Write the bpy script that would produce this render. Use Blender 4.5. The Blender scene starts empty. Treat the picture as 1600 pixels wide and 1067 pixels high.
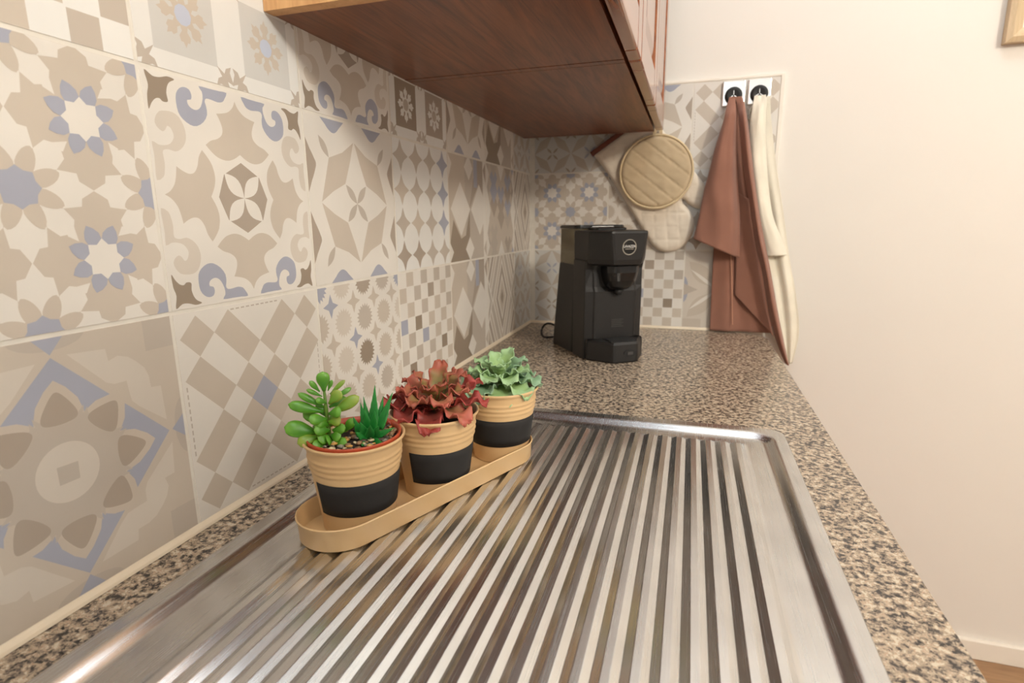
import bpy, bmesh, math, random
from math import sin, cos, pi, radians as rad
from mathutils import Vector, Matrix, noise
from mathutils.geometry import delaunay_2d_cdt
random.seed(7)
sc = bpy.context.scene
col = sc.collection

# ------------------------------------------------------------------ camera
cd = bpy.data.cameras.new('camera'); cam = bpy.data.objects.new('camera', cd); col.objects.link(cam)
R_ = Vector((0.95392641, 0.29989527, -0.00933991)); U_ = Vector((-0.05374287, 0.20140856, 0.97803185)); F_ = Vector((-0.29518826, 0.93246845, -0.20824618))
CAM = Vector((0.42471931, -0.36685379, 0.28013303))
cam.matrix_world = Matrix(((R_.x, U_.x, -F_.x, CAM.x), (R_.y, U_.y, -F_.y, CAM.y), (R_.z, U_.z, -F_.z, CAM.z), (0, 0, 0, 1)))
cd.sensor_width = 36; cd.lens = 874.711 / 1600 * 36; cd.clip_start = .01
cd.dof.use_dof = True; cd.dof.focus_distance = .60; cd.dof.aperture_fstop = 8.0
sc.camera = cam

# ------------------------------------------------------------------ exposure, world, lights
sc.view_settings.view_transform = 'Standard'; sc.view_settings.look = 'None'
sc.view_settings.gamma = 1; sc.view_settings.use_curve_mapping = False
sc.view_settings.exposure = 0.0
w = bpy.data.worlds.new('world'); sc.world = w; w.use_nodes = True
w.node_tree.nodes['Background'].inputs[0].default_value = (1.0, .93, .86, 1)
w.node_tree.nodes['Background'].inputs[1].default_value = .30

def area(name, loc, target, size, power, color, shape='DISK'):
    l = bpy.data.lights.new(name, 'AREA'); l.shape = shape; l.size = size; l.energy = power; l.color = color
    o = bpy.data.objects.new(name, l); col.objects.link(o); o.location = loc
    o.rotation_euler = (Vector(target) - Vector(loc)).to_track_quat('-Z', 'Y').to_euler()
    return o
def lamp(name, loc, r, power, color):
    l = bpy.data.lights.new(name, 'POINT'); l.shadow_soft_size = r; l.energy = power; l.color = color
    o = bpy.data.objects.new(name, l); col.objects.link(o); o.location = loc
lamp('room_lamp_warm', (2.1, -1.05, 1.30), .16, 120, (1.0, .93, .80))
lamp('kitchen_lamp_cool', (.80, .62, 1.50), .13, 11, (.80, .92, 1.0))
area('hood_lamp', (.34, -.45, 1.02), (.0, .10, .80), .07, 2.0, (.70, .88, 1.0))
area('rear_cool_fill', (1.1, -2.85, .75), (.6, 1.0, .2), 1.1, 4, (.80, .90, 1.0), 'SQUARE')  # added cool fill from behind the camera, for the wall under the cabinets

ZF = -.815      # floor
ZC = 1.68       # ceiling
YB = 1.15       # face of the tiles on the back wall
Z0 = .0058      # lower edge of the tiles

# ------------------------------------------------------------------ helpers
def new_mat(name, base=(.8, .8, .8), rough=.5, metal=0., **k):
    m = bpy.data.materials.new(name); m.use_nodes = True
    b = m.node_tree.nodes['Principled BSDF']
    b.inputs['Base Color'].default_value = (*base, 1); b.inputs['Roughness'].default_value = rough; b.inputs['Metallic'].default_value = metal
    for kk, v in k.items(): b.inputs[kk.replace('_', ' ')].default_value = v
    return m
def srgb(r, g, b):
    f = lambda c: (c / 255 / 12.92) if c / 255 <= .04045 else ((c / 255 + .055) / 1.055) ** 2.4
    return (f(r), f(g), f(b))
def N(m, t, **k):
    n = m.node_tree.nodes.new(t)
    for kk, v in k.items():
        if kk in n.inputs: n.inputs[kk].default_value = v
        else: setattr(n, kk, v)
    return n
def L(m, a, ao, b, bi): m.node_tree.links.new(a.outputs[ao], b.inputs[bi])
def P(m): return m.node_tree.nodes['Principled BSDF']
def coords(m, scale=(1, 1, 1), rot=(0, 0, 0), kind='Object'):
    t = N(m, 'ShaderNodeTexCoord'); mp = N(m, 'ShaderNodeMapping'); mp.inputs['Scale'].default_value = scale; mp.inputs['Rotation'].default_value = rot
    L(m, t, kind, mp, 'Vector'); return mp
def ramp(m, stops, interp='LINEAR'):
    r = N(m, 'ShaderNodeValToRGB'); cr = r.color_ramp; cr.interpolation = interp
    while len(cr.elements) < len(stops): cr.elements.new(.5)
    for e, (p, c) in zip(cr.elements, stops): e.position = p; e.color = (*c, 1)
    return r
def add_bump(m, src, out, strength=.2, dist=.001):
    b = N(m, 'ShaderNodeBump'); b.inputs['Strength'].default_value = strength; b.inputs['Distance'].default_value = dist
    L(m, src, out, b, 'Height'); L(m, b, 'Normal', P(m), 'Normal')
def mottled(name, c, rough=.5, amt=.08, scale=12, bump=0., bscale=300, **k):
    m = new_mat(name, c, rough, **k); mp = coords(m)
    n = N(m, 'ShaderNodeTexNoise', Scale=scale, Detail=5.0); L(m, mp, 'Vector', n, 'Vector')
    lo = tuple(x * (1 - amt) for x in c); hi = tuple(min(1, x * (1 + amt)) for x in c)
    r = ramp(m, [(.3, lo), (.7, hi)]); L(m, n, 'Fac', r, 'Fac'); L(m, r, 'Color', P(m), 'Base Color')
    if bump:
        n2 = N(m, 'ShaderNodeTexNoise', Scale=bscale, Detail=4.0); L(m, mp, 'Vector', n2, 'Vector'); add_bump(m, n2, 'Fac', bump, .001)
    return m

WM = {}     # world matrices of built objects
def obj(name, me, mats=(), parent=None, local=False, smooth=False, kind=None):
    """link one mesh; me is given in world coordinates unless local (then in the parent's frame)"""
    if isinstance(me, bmesh.types.BMesh):
        d = bpy.data.meshes.new(name); bmesh.ops.recalc_face_normals(me, faces=me.faces) if not getattr(me, 'keep', 0) else None
        me.to_mesh(d); me.free(); me = d
    o = bpy.data.objects.new(name, me); col.objects.link(o)
    if not isinstance(mats, (list, tuple)): mats = [mats]
    if not me.materials:
        for m in mats: me.materials.append(m)
    M = Matrix.Identity(4)
    if parent is not None:
        o.parent = parent; M = WM[parent.name]
        if not local: me.transform(M.inverted())
    WM[o.name] = M.copy()
    if smooth:
        for p in me.polygons: p.use_smooth = True
    if kind: o['kind'] = kind
    return o
def thing(name, label, cat, loc=(0, 0, 0), rz=0., group=None):
    o = bpy.data.objects.new(name, None); col.objects.link(o); o.empty_display_size = .02
    o.location = loc; o.rotation_euler = (0, 0, rz)
    o['label'] = label; o['category'] = cat
    if group: o['group'] = group
    WM[o.name] = Matrix.Translation(loc) @ Matrix.Rotation(rz, 4, 'Z')
    return o
def tag(o, label, cat, group=None):
    o['label'] = label; o['category'] = cat
    if group: o['group'] = group
    return o
def box(x0, x1, y0, y1, z0, z1, bm=None, bevel=0., seg=2):
    b = bm or bmesh.new()
    r = bmesh.ops.create_cube(b, size=1)['verts']
    for v in r: v.co = Vector(((x0 + x1) / 2 + v.co.x * (x1 - x0), (y0 + y1) / 2 + v.co.y * (y1 - y0), (z0 + z1) / 2 + v.co.z * (z1 - z0)))
    if bevel:
        es = list({e for v in r for e in v.link_edges})
        bmesh.ops.bevel(b, geom=es, offset=bevel, segments=seg, affect='EDGES', profile=.6)
    return b
def loft(secs, closed=True, cap0=True, cap1=True, bm=None, mi=0):
    b = bm or bmesh.new(); rows = [[b.verts.new(p) for p in s] for s in secs]; n = len(rows[0])
    for a, c in zip(rows, rows[1:]):
        for i in range(n if closed else n - 1):
            j = (i + 1) % n
            f = b.faces.new((a[i], a[j], c[j], c[i])); f.material_index = mi
    if cap0 and closed: b.faces.new(rows[0][::-1]).material_index = mi
    if cap1 and closed: b.faces.new(rows[-1]).material_index = mi
    return b
def lathe(prof, c=(0, 0, 0), n=64, a0=0., a1=2 * pi, bm=None, axis='z', cap=False):
    full = abs(a1 - a0 - 2 * pi) < 1e-6; secs = []
    for r, z in prof:
        ring = []
        for i in range(n if full else n + 1):
            t = a0 + (a1 - a0) * i / n
            p = (r * cos(t), r * sin(t), z) if axis == 'z' else (r * cos(t), -z, r * sin(t))
            ring.append((c[0] + p[0], c[1] + p[1], c[2] + p[2]))
        secs.append(ring)
    return loft(secs, full, cap, cap, bm)
def tube(pts, r, n=10, bm=None):
    pts = [Vector(p) for p in pts]; secs = []; up = Vector((0, 0, 1))
    for i, p in enumerate(pts):
        d = (pts[min(i + 1, len(pts) - 1)] - pts[max(i - 1, 0)]).normalized()
        a = d.cross(up if abs(d.z) < .95 else Vector((1, 0, 0))).normalized(); c = a.cross(d)
        rr = r[i] if isinstance(r, (list, tuple)) else r
        secs.append([p + rr * (cos(2 * pi * k / n) * a + sin(2 * pi * k / n) * c) for k in range(n)])
    return loft(secs, bm=bm)
def spline(pts, k=6, closed=False):
    n = len(pts); out = []; P_ = [Vector(p) for p in pts]
    rng = n if closed else n - 1
    for i in range(rng):
        if closed: p0, p1, p2, p3 = P_[i - 1], P_[i], P_[(i + 1) % n], P_[(i + 2) % n]
        else: p0, p1, p2, p3 = P_[max(i - 1, 0)], P_[i], P_[i + 1], P_[min(i + 2, n - 1)]
        for j in range(k):
            t = j / k
            out.append(.5 * ((2 * p1) + (-p0 + p2) * t + (2 * p0 - 5 * p1 + 4 * p2 - p3) * t * t + (-p0 + 3 * p1 - 3 * p2 + p3) * t ** 3))
    if not closed: out.append(P_[-1])
    return out
def mod_solid(o, t, off=0):
    m = o.modifiers.new('solid', 'SOLIDIFY'); m.thickness = t; m.offset = off
def mod_bevel(o, w_, s=2, a=.6):
    m = o.modifiers.new('bevel', 'BEVEL'); m.width = w_; m.segments = s; m.limit_method = 'ANGLE'; m.angle_limit = a
def mod_sub(o, l=1):
    m = o.modifiers.new('sub', 'SUBSURF'); m.levels = l; m.render_levels = l

# ------------------------------------------------------------------ materials
TC = {'c': srgb(224, 218, 210), 'w': srgb(226, 224, 220), 't': srgb(198, 186, 172), 'l': srgb(208, 198, 186), 'g': srgb(188, 177, 165),
      'b': srgb(170, 156, 142), 'd': srgb(150, 135, 119), 'u': srgb(165, 167, 181), 'p': srgb(204, 202, 198), 'o': srgb(190, 196, 212)}
TK = list(TC)
TM = [mottled('tile_glaze_' + k, c, .42, .05, 9, .02, 400) for k, c in TC.items()]
for m in TM: P(m).inputs['Specular IOR Level'].default_value = .45
m_edge = mottled('tile_edge', srgb(222, 212, 200), .5, .04)
m_grout = mottled('grout', srgb(224, 218, 208), .8, .05, 60, .1)
m_wall = mottled('painted_plaster', srgb(234, 228, 220), .75, .012, 3, .25, 55)
m_ceil = mottled('ceiling_paint', (.78, .78, .78), .9, .01, 3)
m_room = mottled('room_paint', (.50, .50, .51), .9, .02, 3)
m_trim = mottled('white_trim', srgb(240, 232, 220), .5, .02)
m_dark = new_mat('room_furniture', (.16, .10, .07), .5)

def granite():
    m = new_mat('granite', rough=.22); P(m).inputs['Specular IOR Level'].default_value = .5
    mp = coords(m)
    nz = N(m, 'ShaderNodeTexNoise', Scale=150.0, Detail=3.0); L(m, mp, 'Vector', nz, 'Vector')
    sub = N(m, 'ShaderNodeVectorMath', operation='SUBTRACT'); sub.inputs[1].default_value = (.5, .5, .5); L(m, nz, 'Color', sub, 0)
    scl = N(m, 'ShaderNodeVectorMath', operation='SCALE'); scl.inputs['Scale'].default_value = .011; L(m, sub, 'Vector', scl, 0)
    add = N(m, 'ShaderNodeVectorMath', operation='ADD'); L(m, mp, 'Vector', add, 0); L(m, scl, 'Vector', add, 1)
    v = N(m, 'ShaderNodeTexVoronoi', Scale=500.0); L(m, add, 'Vector', v, 'Vector')
    big = N(m, 'ShaderNodeTexNoise', Scale=175.0, Detail=3.0, Roughness=.55); L(m, mp, 'Vector', big, 'Vector')
    sep = N(m, 'ShaderNodeSeparateColor'); L(m, v, 'Color', sep, 'Color')
    # flake value = random per crystal shifted by patches, so dark grains gather in clusters
    k = N(m, 'ShaderNodeMath', operation='MULTIPLY_ADD'); k.inputs[1].default_value = .52; L(m, sep, 0, k, 0)
    bb = N(m, 'ShaderNodeMath', operation='MULTIPLY_ADD'); bb.inputs[1].default_value = 2.5; bb.inputs[2].default_value = -1.03; L(m, big, 'Fac', bb, 0)
    L(m, bb, 'Value', k, 2)
    r = ramp(m, [(0, srgb(50, 45, 43)), (.16, srgb(92, 82, 75)), (.28, srgb(128, 113, 99)), (.42, srgb(158, 140, 121)), (.57, srgb(184, 166, 143)), (.70, srgb(176, 145, 122)), (.80, srgb(204, 190, 168))], 'CONSTANT')
    L(m, k, 'Value', r, 'Fac'); L(m, r, 'Color', P(m), 'Base Color'); return m
m_granite = granite()

def wood(name, dark, light, sx=(14, 1.1, 14), rough=.35, coat=0., rings=5.0):
    m = new_mat(name, rough=rough); P(m).inputs['Coat Weight'].default_value = coat; P(m).inputs['Coat Roughness'].default_value = .12
    mp = coords(m, sx)
    n1 = N(m, 'ShaderNodeTexNoise', Scale=1.4, Detail=3.0); L(m, mp, 'Vector', n1, 'Vector')
    mx = N(m, 'ShaderNodeVectorMath', operation='MULTIPLY_ADD'); mx.inputs[1].default_value = (.9, .9, .9); L(m, n1, 'Color', mx, 0); L(m, mp, 'Vector', mx, 2)
    n2 = N(m, 'ShaderNodeTexNoise', Scale=rings, Detail=8.0, Roughness=.62); L(m, mx, 'Vector', n2, 'Vector')
    r = ramp(m, [(.3, dark), (.5, tuple((a + b) / 2 for a, b in zip(dark, light))), (.72, light)]); L(m, n2, 'Fac', r, 'Fac')
    L(m, r, 'Color', P(m), 'Base Color'); add_bump(m, n2, 'Fac', .08, .0006); return m
m_under = wood('walnut_laminate', srgb(76, 36, 20), srgb(146, 84, 50), sx=(20, 1.3, 20), rough=.30, rings=6.0)
m_door = wood('varnished_door_wood', srgb(112, 56, 22), srgb(168, 96, 46), rough=.25, coat=.75)
m_side = wood('light_oak_panel', srgb(190, 136, 84), srgb(222, 172, 118), sx=(14, 14, 1.1), rough=.4)
m_base = wood('base_cabinet_wood', srgb(120, 70, 36), srgb(170, 108, 62), sx=(14, 14, 1.1), rough=.3)
m_floor = wood('laminate_floor', srgb(132, 98, 68), srgb(168, 130, 94), sx=(1.2, 12, 12), rough=.35)

def steel():
    m = new_mat('brushed_steel', (.66, .66, .66), .30, 1.0)
    mp = coords(m, (260, 3, 260)); n = N(m, 'ShaderNodeTexNoise', Scale=4.0, Detail=4.0); L(m, mp, 'Vector', n, 'Vector')
    r = ramp(m, [(.3, (.215,) * 3), (.7, (.29,) * 3)]); L(m, n, 'Fac', r, 'Fac'); L(m, r, 'Color', P(m), 'Roughness')
    mp2 = coords(m); n2 = N(m, 'ShaderNodeTexNoise', Scale=18.0, Detail=5.0); L(m, mp2, 'Vector', n2, 'Vector')
    r2 = ramp(m, [(.3, (.62, .62, .62)), (.7, (.72, .72, .72))]); L(m, n2, 'Fac', r2, 'Fac'); L(m, r2, 'Color', P(m), 'Base Color')
    add_bump(m, n, 'Fac', .025, .0001)
    t = N(m, 'ShaderNodeCombineXYZ'); t.inputs[0].default_value = 1.0; L(m, t, 'Vector', P(m), 'Tangent'); P(m).inputs['Anisotropic'].default_value = .75   # grain runs along the ribs
    return m
m_steel = steel()
m_tan = mottled('tan_enamel', srgb(212, 176, 128), .42, .03, 25); P(m_tan).inputs['Specular IOR Level'].default_value = .5
m_chalk = mottled('chalkboard_paint', srgb(31, 28, 27), .8, .1, 60)
m_terra = mottled('terracotta_plastic', srgb(178, 72, 40), .4, .05, 40)
m_soil = mottled('dark_soil', srgb(46, 36, 30), .9, .3, 120, .5, 200)
m_peb = [mottled('pebble_' + n, c, .5, .1, 90) for n, c in (('cream', srgb(210, 190, 150)), ('brown', srgb(140, 108, 76)), ('grey', srgb(140, 132, 116)), ('amber', srgb(200, 150, 76)), ('dark', srgb(74, 60, 48)))]
m_black = mottled('black_plastic', srgb(25, 23, 23), .45, .06, 60)
m_gloss = new_mat('glossy_black_plastic', srgb(22, 21, 22), .2)
m_matte = new_mat('matte_black_plastic', srgb(20, 19, 20), .6)
m_chrome = new_mat('chrome', (.88, .88, .88), .22, 1.0)
m_white = new_mat('white_print', srgb(225, 222, 218), .5)
m_greyprint = new_mat('grey_print', srgb(165, 158, 145), .5)
m_dimprint = new_mat('dim_print', srgb(70, 67, 66), .5)
m_smoke = new_mat('smoked_tank_plastic', srgb(120, 112, 92), .12); P(m_smoke).inputs['Transmission Weight'].default_value = .75; P(m_smoke).inputs['IOR'].default_value = 1.3

def cloth(name, c, scale=900, amt=.06, rough=.9, bump=.25):
    m = new_mat(name, c, rough); P(m).inputs['Sheen Weight'].default_value = .25; P(m).inputs['Sheen Roughness'].default_value = .5
    mp = coords(m, (scale, scale, scale)); wv = N(m, 'ShaderNodeTexWave', Scale=.5, Distortion=.6); wv.bands_direction = 'Z'; L(m, mp, 'Vector', wv, 'Vector')
    n = N(m, 'ShaderNodeTexNoise', Scale=.02, Detail=5.0); L(m, mp, 'Vector', n, 'Vector')
    r = ramp(m, [(.3, tuple(x * (1 - amt) for x in c)), (.7, tuple(min(1, x * (1 + amt)) for x in c))]); L(m, n, 'Fac', r, 'Fac'); L(m, r, 'Color', P(m), 'Base Color')
    add_bump(m, wv, 'Fac', bump, .0004); return m
m_brown = cloth('brown_cotton', srgb(148, 102, 84)); m_stitch = cloth('hem_thread', srgb(205, 150, 120))
m_cream = cloth('cream_cotton', srgb(236, 228, 210)); m_mitt = cloth('cream_quilting', srgb(228, 214, 196), amt=.03)
m_hold = cloth('beige_quilting', srgb(196, 174, 142), amt=.06); m_bind = cloth('beige_binding', srgb(214, 192, 154)); m_rust = cloth('rust_binding', srgb(112, 60, 44))

# ------------------------------------------------------------------ tile prints (unit square, u right, v up)
def circ(cx, cy, r, n=28, ry=None): return [(cx + r * cos(2 * pi * i / n), cy + (ry or r) * sin(2 * pi * i / n)) for i in range(n)]
def sp(pts, k=4): return [(p.x, p.y) for p in spline([(a, b, 0) for a, b in pts], k, True)]
def d4(polys):
    out = []
    for c, p in polys:
        for q in range(4):
            for mir in (0, 1):
                pp = []
                for u, v in p:
                    x, y = u - .5, v - .5
                    if mir: x = -x
                    for _ in range(q): x, y = -y, x
                    pp.append((x + .5, y + .5))
                out.append((c, pp))
    return out
def rot4(polys):
    out = []
    for c, p in polys:
        for q in range(4):
            pp = []
            for u, v in p:
                x, y = u - .5, v - .5
                for _ in range(q): x, y = -y, x
                pp.append((x + .5, y + .5))
            out.append((c, pp))
    return out
def mirx(polys): return polys + [(c, [(1 - u, v) for u, v in p]) for c, p in polys]
def miry(polys): return polys + [(c, [(u, 1 - v) for u, v in p]) for c, p in polys]
def rect(a, b, c, d): return [(a, b), (c, b), (c, d), (a, d)]
def lens(a, b, w_=.3, n=8):
    ax, ay = a; bx, by = b; dx, dy = bx - ax, by - ay; out = []
    for i in range(n + 1): t = i / n; s = sin(pi * t) * w_; out.append((ax + dx * t - dy * s, ay + dy * t + dx * s))
    for i in range(1, n): t = 1 - i / n; s = -sin(pi * t) * w_; out.append((ax + dx * t - dy * s, ay + dy * t + dx * s))
    return out

def t_scroll():
    corner = sp([(.03, .985), (.065, .968), (.1, .97), (.135, .981), (.17, .976), (.145, .961), (.13, .941), (.122, .911), (.125, .881), (.1, .876), (.085, .886), (.065, .881), (.045, .861), (.028, .835), (.03, .891), (.04, .93)], 3)
    blue = sp([(.225, .906), (.245, .911), (.25, .931), (.24, .951), (.215, .956), (.19, .946), (.17, .921), (.165, .886), (.17, .846), (.19, .821), (.225, .803), (.26, .803), (.3, .826), (.325, .861), (.325, .896), (.32, .916), (.33, .931), (.36, .931), (.395, .927), (.425, .934), (.44, .951), (.455, .979), (.41, .978), (.35, .977), (.295, .976), (.31, .956), (.31, .926), (.295, .891), (.275, .874), (.255, .871), (.235, .878), (.224, .891)], 2)
    tan = sp([(.105, .781), (.095, .766), (.08, .756), (.06, .766), (.048, .786), (.055, .811), (.075, .834), (.105, .841), (.14, .841), (.17, .826), (.19, .791), (.195, .756), (.185, .721), (.16, .694), (.13, .681), (.1, .686), (.077, .683), (.067, .671), (.07, .631), (.065, .596), (.055, .571), (.022, .556), (.022, .606), (.025, .661), (.022, .711), (.05, .701), (.08, .701), (.11, .711), (.13, .736), (.13, .756), (.12, .776)], 2)
    L1 = spline([(.05, .5, 0), (.08, .516, 0), (.105, .546, 0), (.117, .58, 0), (.125, .621, 0)], 3); L2 = spline([(.125, .621, 0), (.15, .606, 0), (.185, .594, 0), (.215, .601, 0), (.237, .631, 0), (.25, .671, 0), (.272, .703, 0)], 3)
    L3 = spline([(.272, .703, 0), (.297, .676, 0), (.32, .641, 0), (.33, .591, 0), (.32, .545, 0), (.295, .5, 0)], 3)
    half = [(p.x, p.y) for p in L1[:-1] + L2[:-1] + L3]
    leaf = half + [(u, 1 - v) for u, v in half[::-1][1:-1]]
    out = mirx(miry([('d', corner), ('u', blue), ('l', tan)]))
    out += [('t', leaf), ('t', [(1 - u, v) for u, v in leaf]), ('t', [(v, u) for u, v in leaf]), ('t', [(v, 1 - u) for u, v in leaf])]
    cen = [(.5, .668), (.615, .605), (.66, .5), (.615, .395), (.5, .332), (.385, .395), (.34, .5), (.385, .605)]
    out += [('b', cen)]
    for s in (1, -1):
        for q in (1, -1): out.append(('c', lens((.5, .5), (.5 + .112 * s, .5 + .112 * q), .24)))
    return 'c', out
def t_star():
    out = []
    def polar(cx, cy, rs): return [(cx + r * cos(rad(a)), cy + r * sin(rad(a))) for a, r in rs]
    for i in range(-1, 3):
        for j in range(-1, 3):
            cx, cy = .5 * i, .5 * j                               # blue star, tan petals, cream arrows and kites around it
            for q in range(4):
                def rt(p):
                    x, y = p
                    for _ in range(q): x, y = -y, x
                    return (cx + x, cy + y)
                out.append(('c', [rt(p) for p in [(0, .055), (.066, .131), (.058, .197), (.03, .202), (0, .252), (-.03, .202), (-.058, .197), (-.066, .131)]]))
                out.append(('c', [rt(p) for p in [(.055, .055), (.066, .131), (.105, .162), (.13, .157), (.182, .166), (.163, .13), (.157, .13), (.162, .105), (.131, .066)]]))
    for i in range(-1, 3):
        for j in range(-1, 3):
            cx, cy = .5 * i, .5 * j
            for k in range(8):
                a = 22.5 + 45 * k
                out.append(('t', sp(polar(cx, cy, [(a - 22, .070), (a - 17, .10), (a - 9, .13), (a, .148), (a + 9, .13), (a + 17, .10), (a + 22, .070), (a, .05)]), 2)))
            out.append(('u', polar(cx, cy, [(a * 22.5, .072 if a % 2 == 0 else .060) for a in range(16)])))
            cx, cy = .5 * i + .25, .5 * j + .25
            for k in range(8):
                a = 22.5 + 45 * k
                out.append(('u', polar(cx, cy, [(a - 22, .076), (a - 18, .098), (a - 9, .118), (a, .134), (a + 9, .118), (a + 18, .098), (a + 22, .076), (a, .055)])))
            out.append(('c', polar(cx, cy, [(a * 22.5, .077 if a % 2 == 0 else .058) for a in range(16)])))
    return 't', out
def t_rosette():
    out = []
    fr = [(.5, .921), (.915, .5), (.5, .061 + .015), (.085, .5)]
    def g(c, s): return [(.5 + (u - .5) * s, .5 + (v - .5) * s) for u, v in c]
    out.append(('t', rect(0, 0, 1, 1)))
    out += rot4([('g', [(.40, 1.0)] + [(.5 + .13 * sin(t), 1.0 - .055 * cos(t)) for t in [x * .2 - 1.4 for x in range(15)]] + [(.63, 1.0)])])
    out += rot4([('g', [(.86, .865), (1, .865), (1, 1), (.86, 1)])])
    out += [('u', g(fr, 1.0))]
    def lobe(k, pr):
        a = rad(45 * k); f = .97 if k % 2 else 1.0
        return [(.495 + f * r * cos(a) - w_ * sin(a), .49 + f * r * sin(a) + w_ * cos(a)) for r, w_ in pr]
    def sym(h): return h + [(r, -w_) for r, w_ in h[::-1][1:-1]]
    for k in range(8): out.append(('t', lobe(k, sym([(.350, 0), (.318, .036), (.268, .072), (.215, .086), (.12, .08), (.1, 0)]))))
    out.append(('g', circ(.495, .49, .222)))
    for k in range(8): out.append(('g', lobe(k, sym([(.15, 0), (.15, .055), (.215, .085), (.235, .088), (.15, .0)]))))
    for k in range(8):
        out.append(('b', sp(lobe(k, sym([(.306, 0), (.290, .022), (.245, .052), (.212, .064), (.193, .050), (.186, 0)])), 3)))
    out.append(('l', circ(.493, .495, .112, 36))); out.append(('g', [(.455, .525), (.53, .522), (.527, .456), (.455, .456)]))
    out += rot4([('l', [(.555, .921), (.695, .911), (.70, .862)] + [(.70 + .04 * k / 3, .862 + .012 * k / 3) for k in range(1, 4)] + [(.78, .86), (.81, .836), (.843, .80), (.857, .762), (.86, .711), (.905, .705), (.91, .551), (.80, .645), (.77, .68), (.765, .711), (.76, .766), (.71, .767), (.68, .781)])])
    out += rot4([('u', [(.5, .93), (.56, 1), (.44, 1)])])
    return 't', out
def t_weave():
    h = .0955; c0 = (.505, .495)
    def cell(i0, i1, j0, j1):
        g = lambda i, j: (c0[0] + h * (i - j), c0[1] + h * (i + j))
        return [g(i0 - .5, j0 - .5), g(i1 + .5, j0 - .5), g(i1 + .5, j1 + .5), g(i0 - .5, j1 + .5)]
    out = []
    arm = [('t', cell(1, 1, 2, 3)), ('t', cell(-1, -1, 2, 3)), ('t', cell(0, 0, 4, 4)), ('t', cell(0, 0, 1, 1))]
    for c, p in arm:
        for q in range(4):
            pp = []
            for u, v in p:
                x, y = u - c0[0], v - c0[1]
                for _ in range(q): x, y = -y, x
                pp.append((x + c0[0], y + c0[1]))
            out.append((c, pp))
    out.append(('l', cell(0, 0, -3, -2))); out.append(('u', cell(0, 0, 0, 0)))
    for q in range(4):
        for k in range(10):
            x0 = .33 + .034 * k; p = [(x0, .966), (x0 + .022, .966), (x0 + .022, .973), (x0, .973)]; pp = []
            for u, v in p:
                x, y = u - .5, v - .5
                for _ in range(q): x, y = -y, x
                pp.append((x + .5, y + .5))
            out.append(('g', pp))
    return 'c', out
def t_petal():
    out = [('t', [(.5, .885), (.385, .622), (.245, .766)]), ]
    out = []
    for a, b in ((1, 1), (-1, 1), (-1, -1), (1, -1)):
        f = lambda p: (.505 + a * (p[0] - .505), .5 + b * (p[1] - .5))
        out.append(('t', [f(p) for p in [(.51, .884), (.56, .76), (.628, .621), (.76, .57), (.885, .503), (.785, .766), (.64, .81)]]))
        out.append(('g', [f(p) for p in lens((.505, .5), (.622, .617), .17)]))
        out.append(('g', [f(p) for p in lens((.785, .766), (.875, .886), .17)]))
        out.append(('u', [f(p) for p in sp([(.60, 1.02), (.66, .95), (.70, .92), (.735, .915), (.77, .93), (.80, .955), (.86, 1.02)], 3)]))
        out.append(('b', [f(p) for p in sp([(1.02, .86), (.965, .80), (.93, .75), (.915, .72), (.93, .68), (.965, .62), (1.02, .55)], 3)]))
    return 'c', out
def t_gears():
    out = []; rr = random.Random(3)
    for i in range(0, 5):
        for j in range(0, 5):
            c = rr.choice('ttglltgt')
            if (i, j) == (2, 2): c = 'd'
            if (i, j) in ((0, 4), (4, 4)): c = 'u'
            if (i, j) == (2, 4): c = 'b'
            out.append((c, [(.005 + .252 * i + (.098 if k % 2 else .074) * cos(2 * pi * k / 40 + .08), .99 - .248 * (4 - j) + (.098 if k % 2 else .074) * sin(2 * pi * k / 40 + .08)) for k in range(40)]))
    for i in range(4):
        for j in range(4):
            cx, cy = .131 + .252 * i, .866 - .248 * j
            out.append(('u' if (i, j) in ((0, 0), (1, 1), (2, 2)) else 't', [(cx + (.078 if k % 2 == 0 else .032) * cos(pi * k / 4), cy + (.078 if k % 2 == 0 else .032) * sin(pi * k / 4)) for k in range(8)]))
    return 'c', out
def t_check(n=8, seed=5, base='c'):
    rr = random.Random(seed); out = []
    for i in range(n):
        for j in range(n):
            if (i + j) % 2 == 0:
                g = .004
                out.append((rr.choice('tgtgbgtdu'), rect(i / n + g, j / n + g, (i + 1) / n - g, (j + 1) / n - g)))
    return base, out
def t_oval():
    rr = random.Random(8); out = []
    for i in range(4):
        for j in range(4):
            cx, cy = .127 + .252 * i, .873 - .25 * j
            out.append((rr.choice('gtbgdtgu'), sp([(cx, cy + .118), (cx + .03, cy + .055), (cx + .058, cy + .03), (cx + .118, cy), (cx + .058, cy - .03), (cx + .03, cy - .055), (cx, cy - .118), (cx - .03, cy - .055), (cx - .058, cy - .03), (cx - .118, cy), (cx - .058, cy + .03), (cx - .03, cy + .055)], 1)))
    return 'w', out
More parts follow.
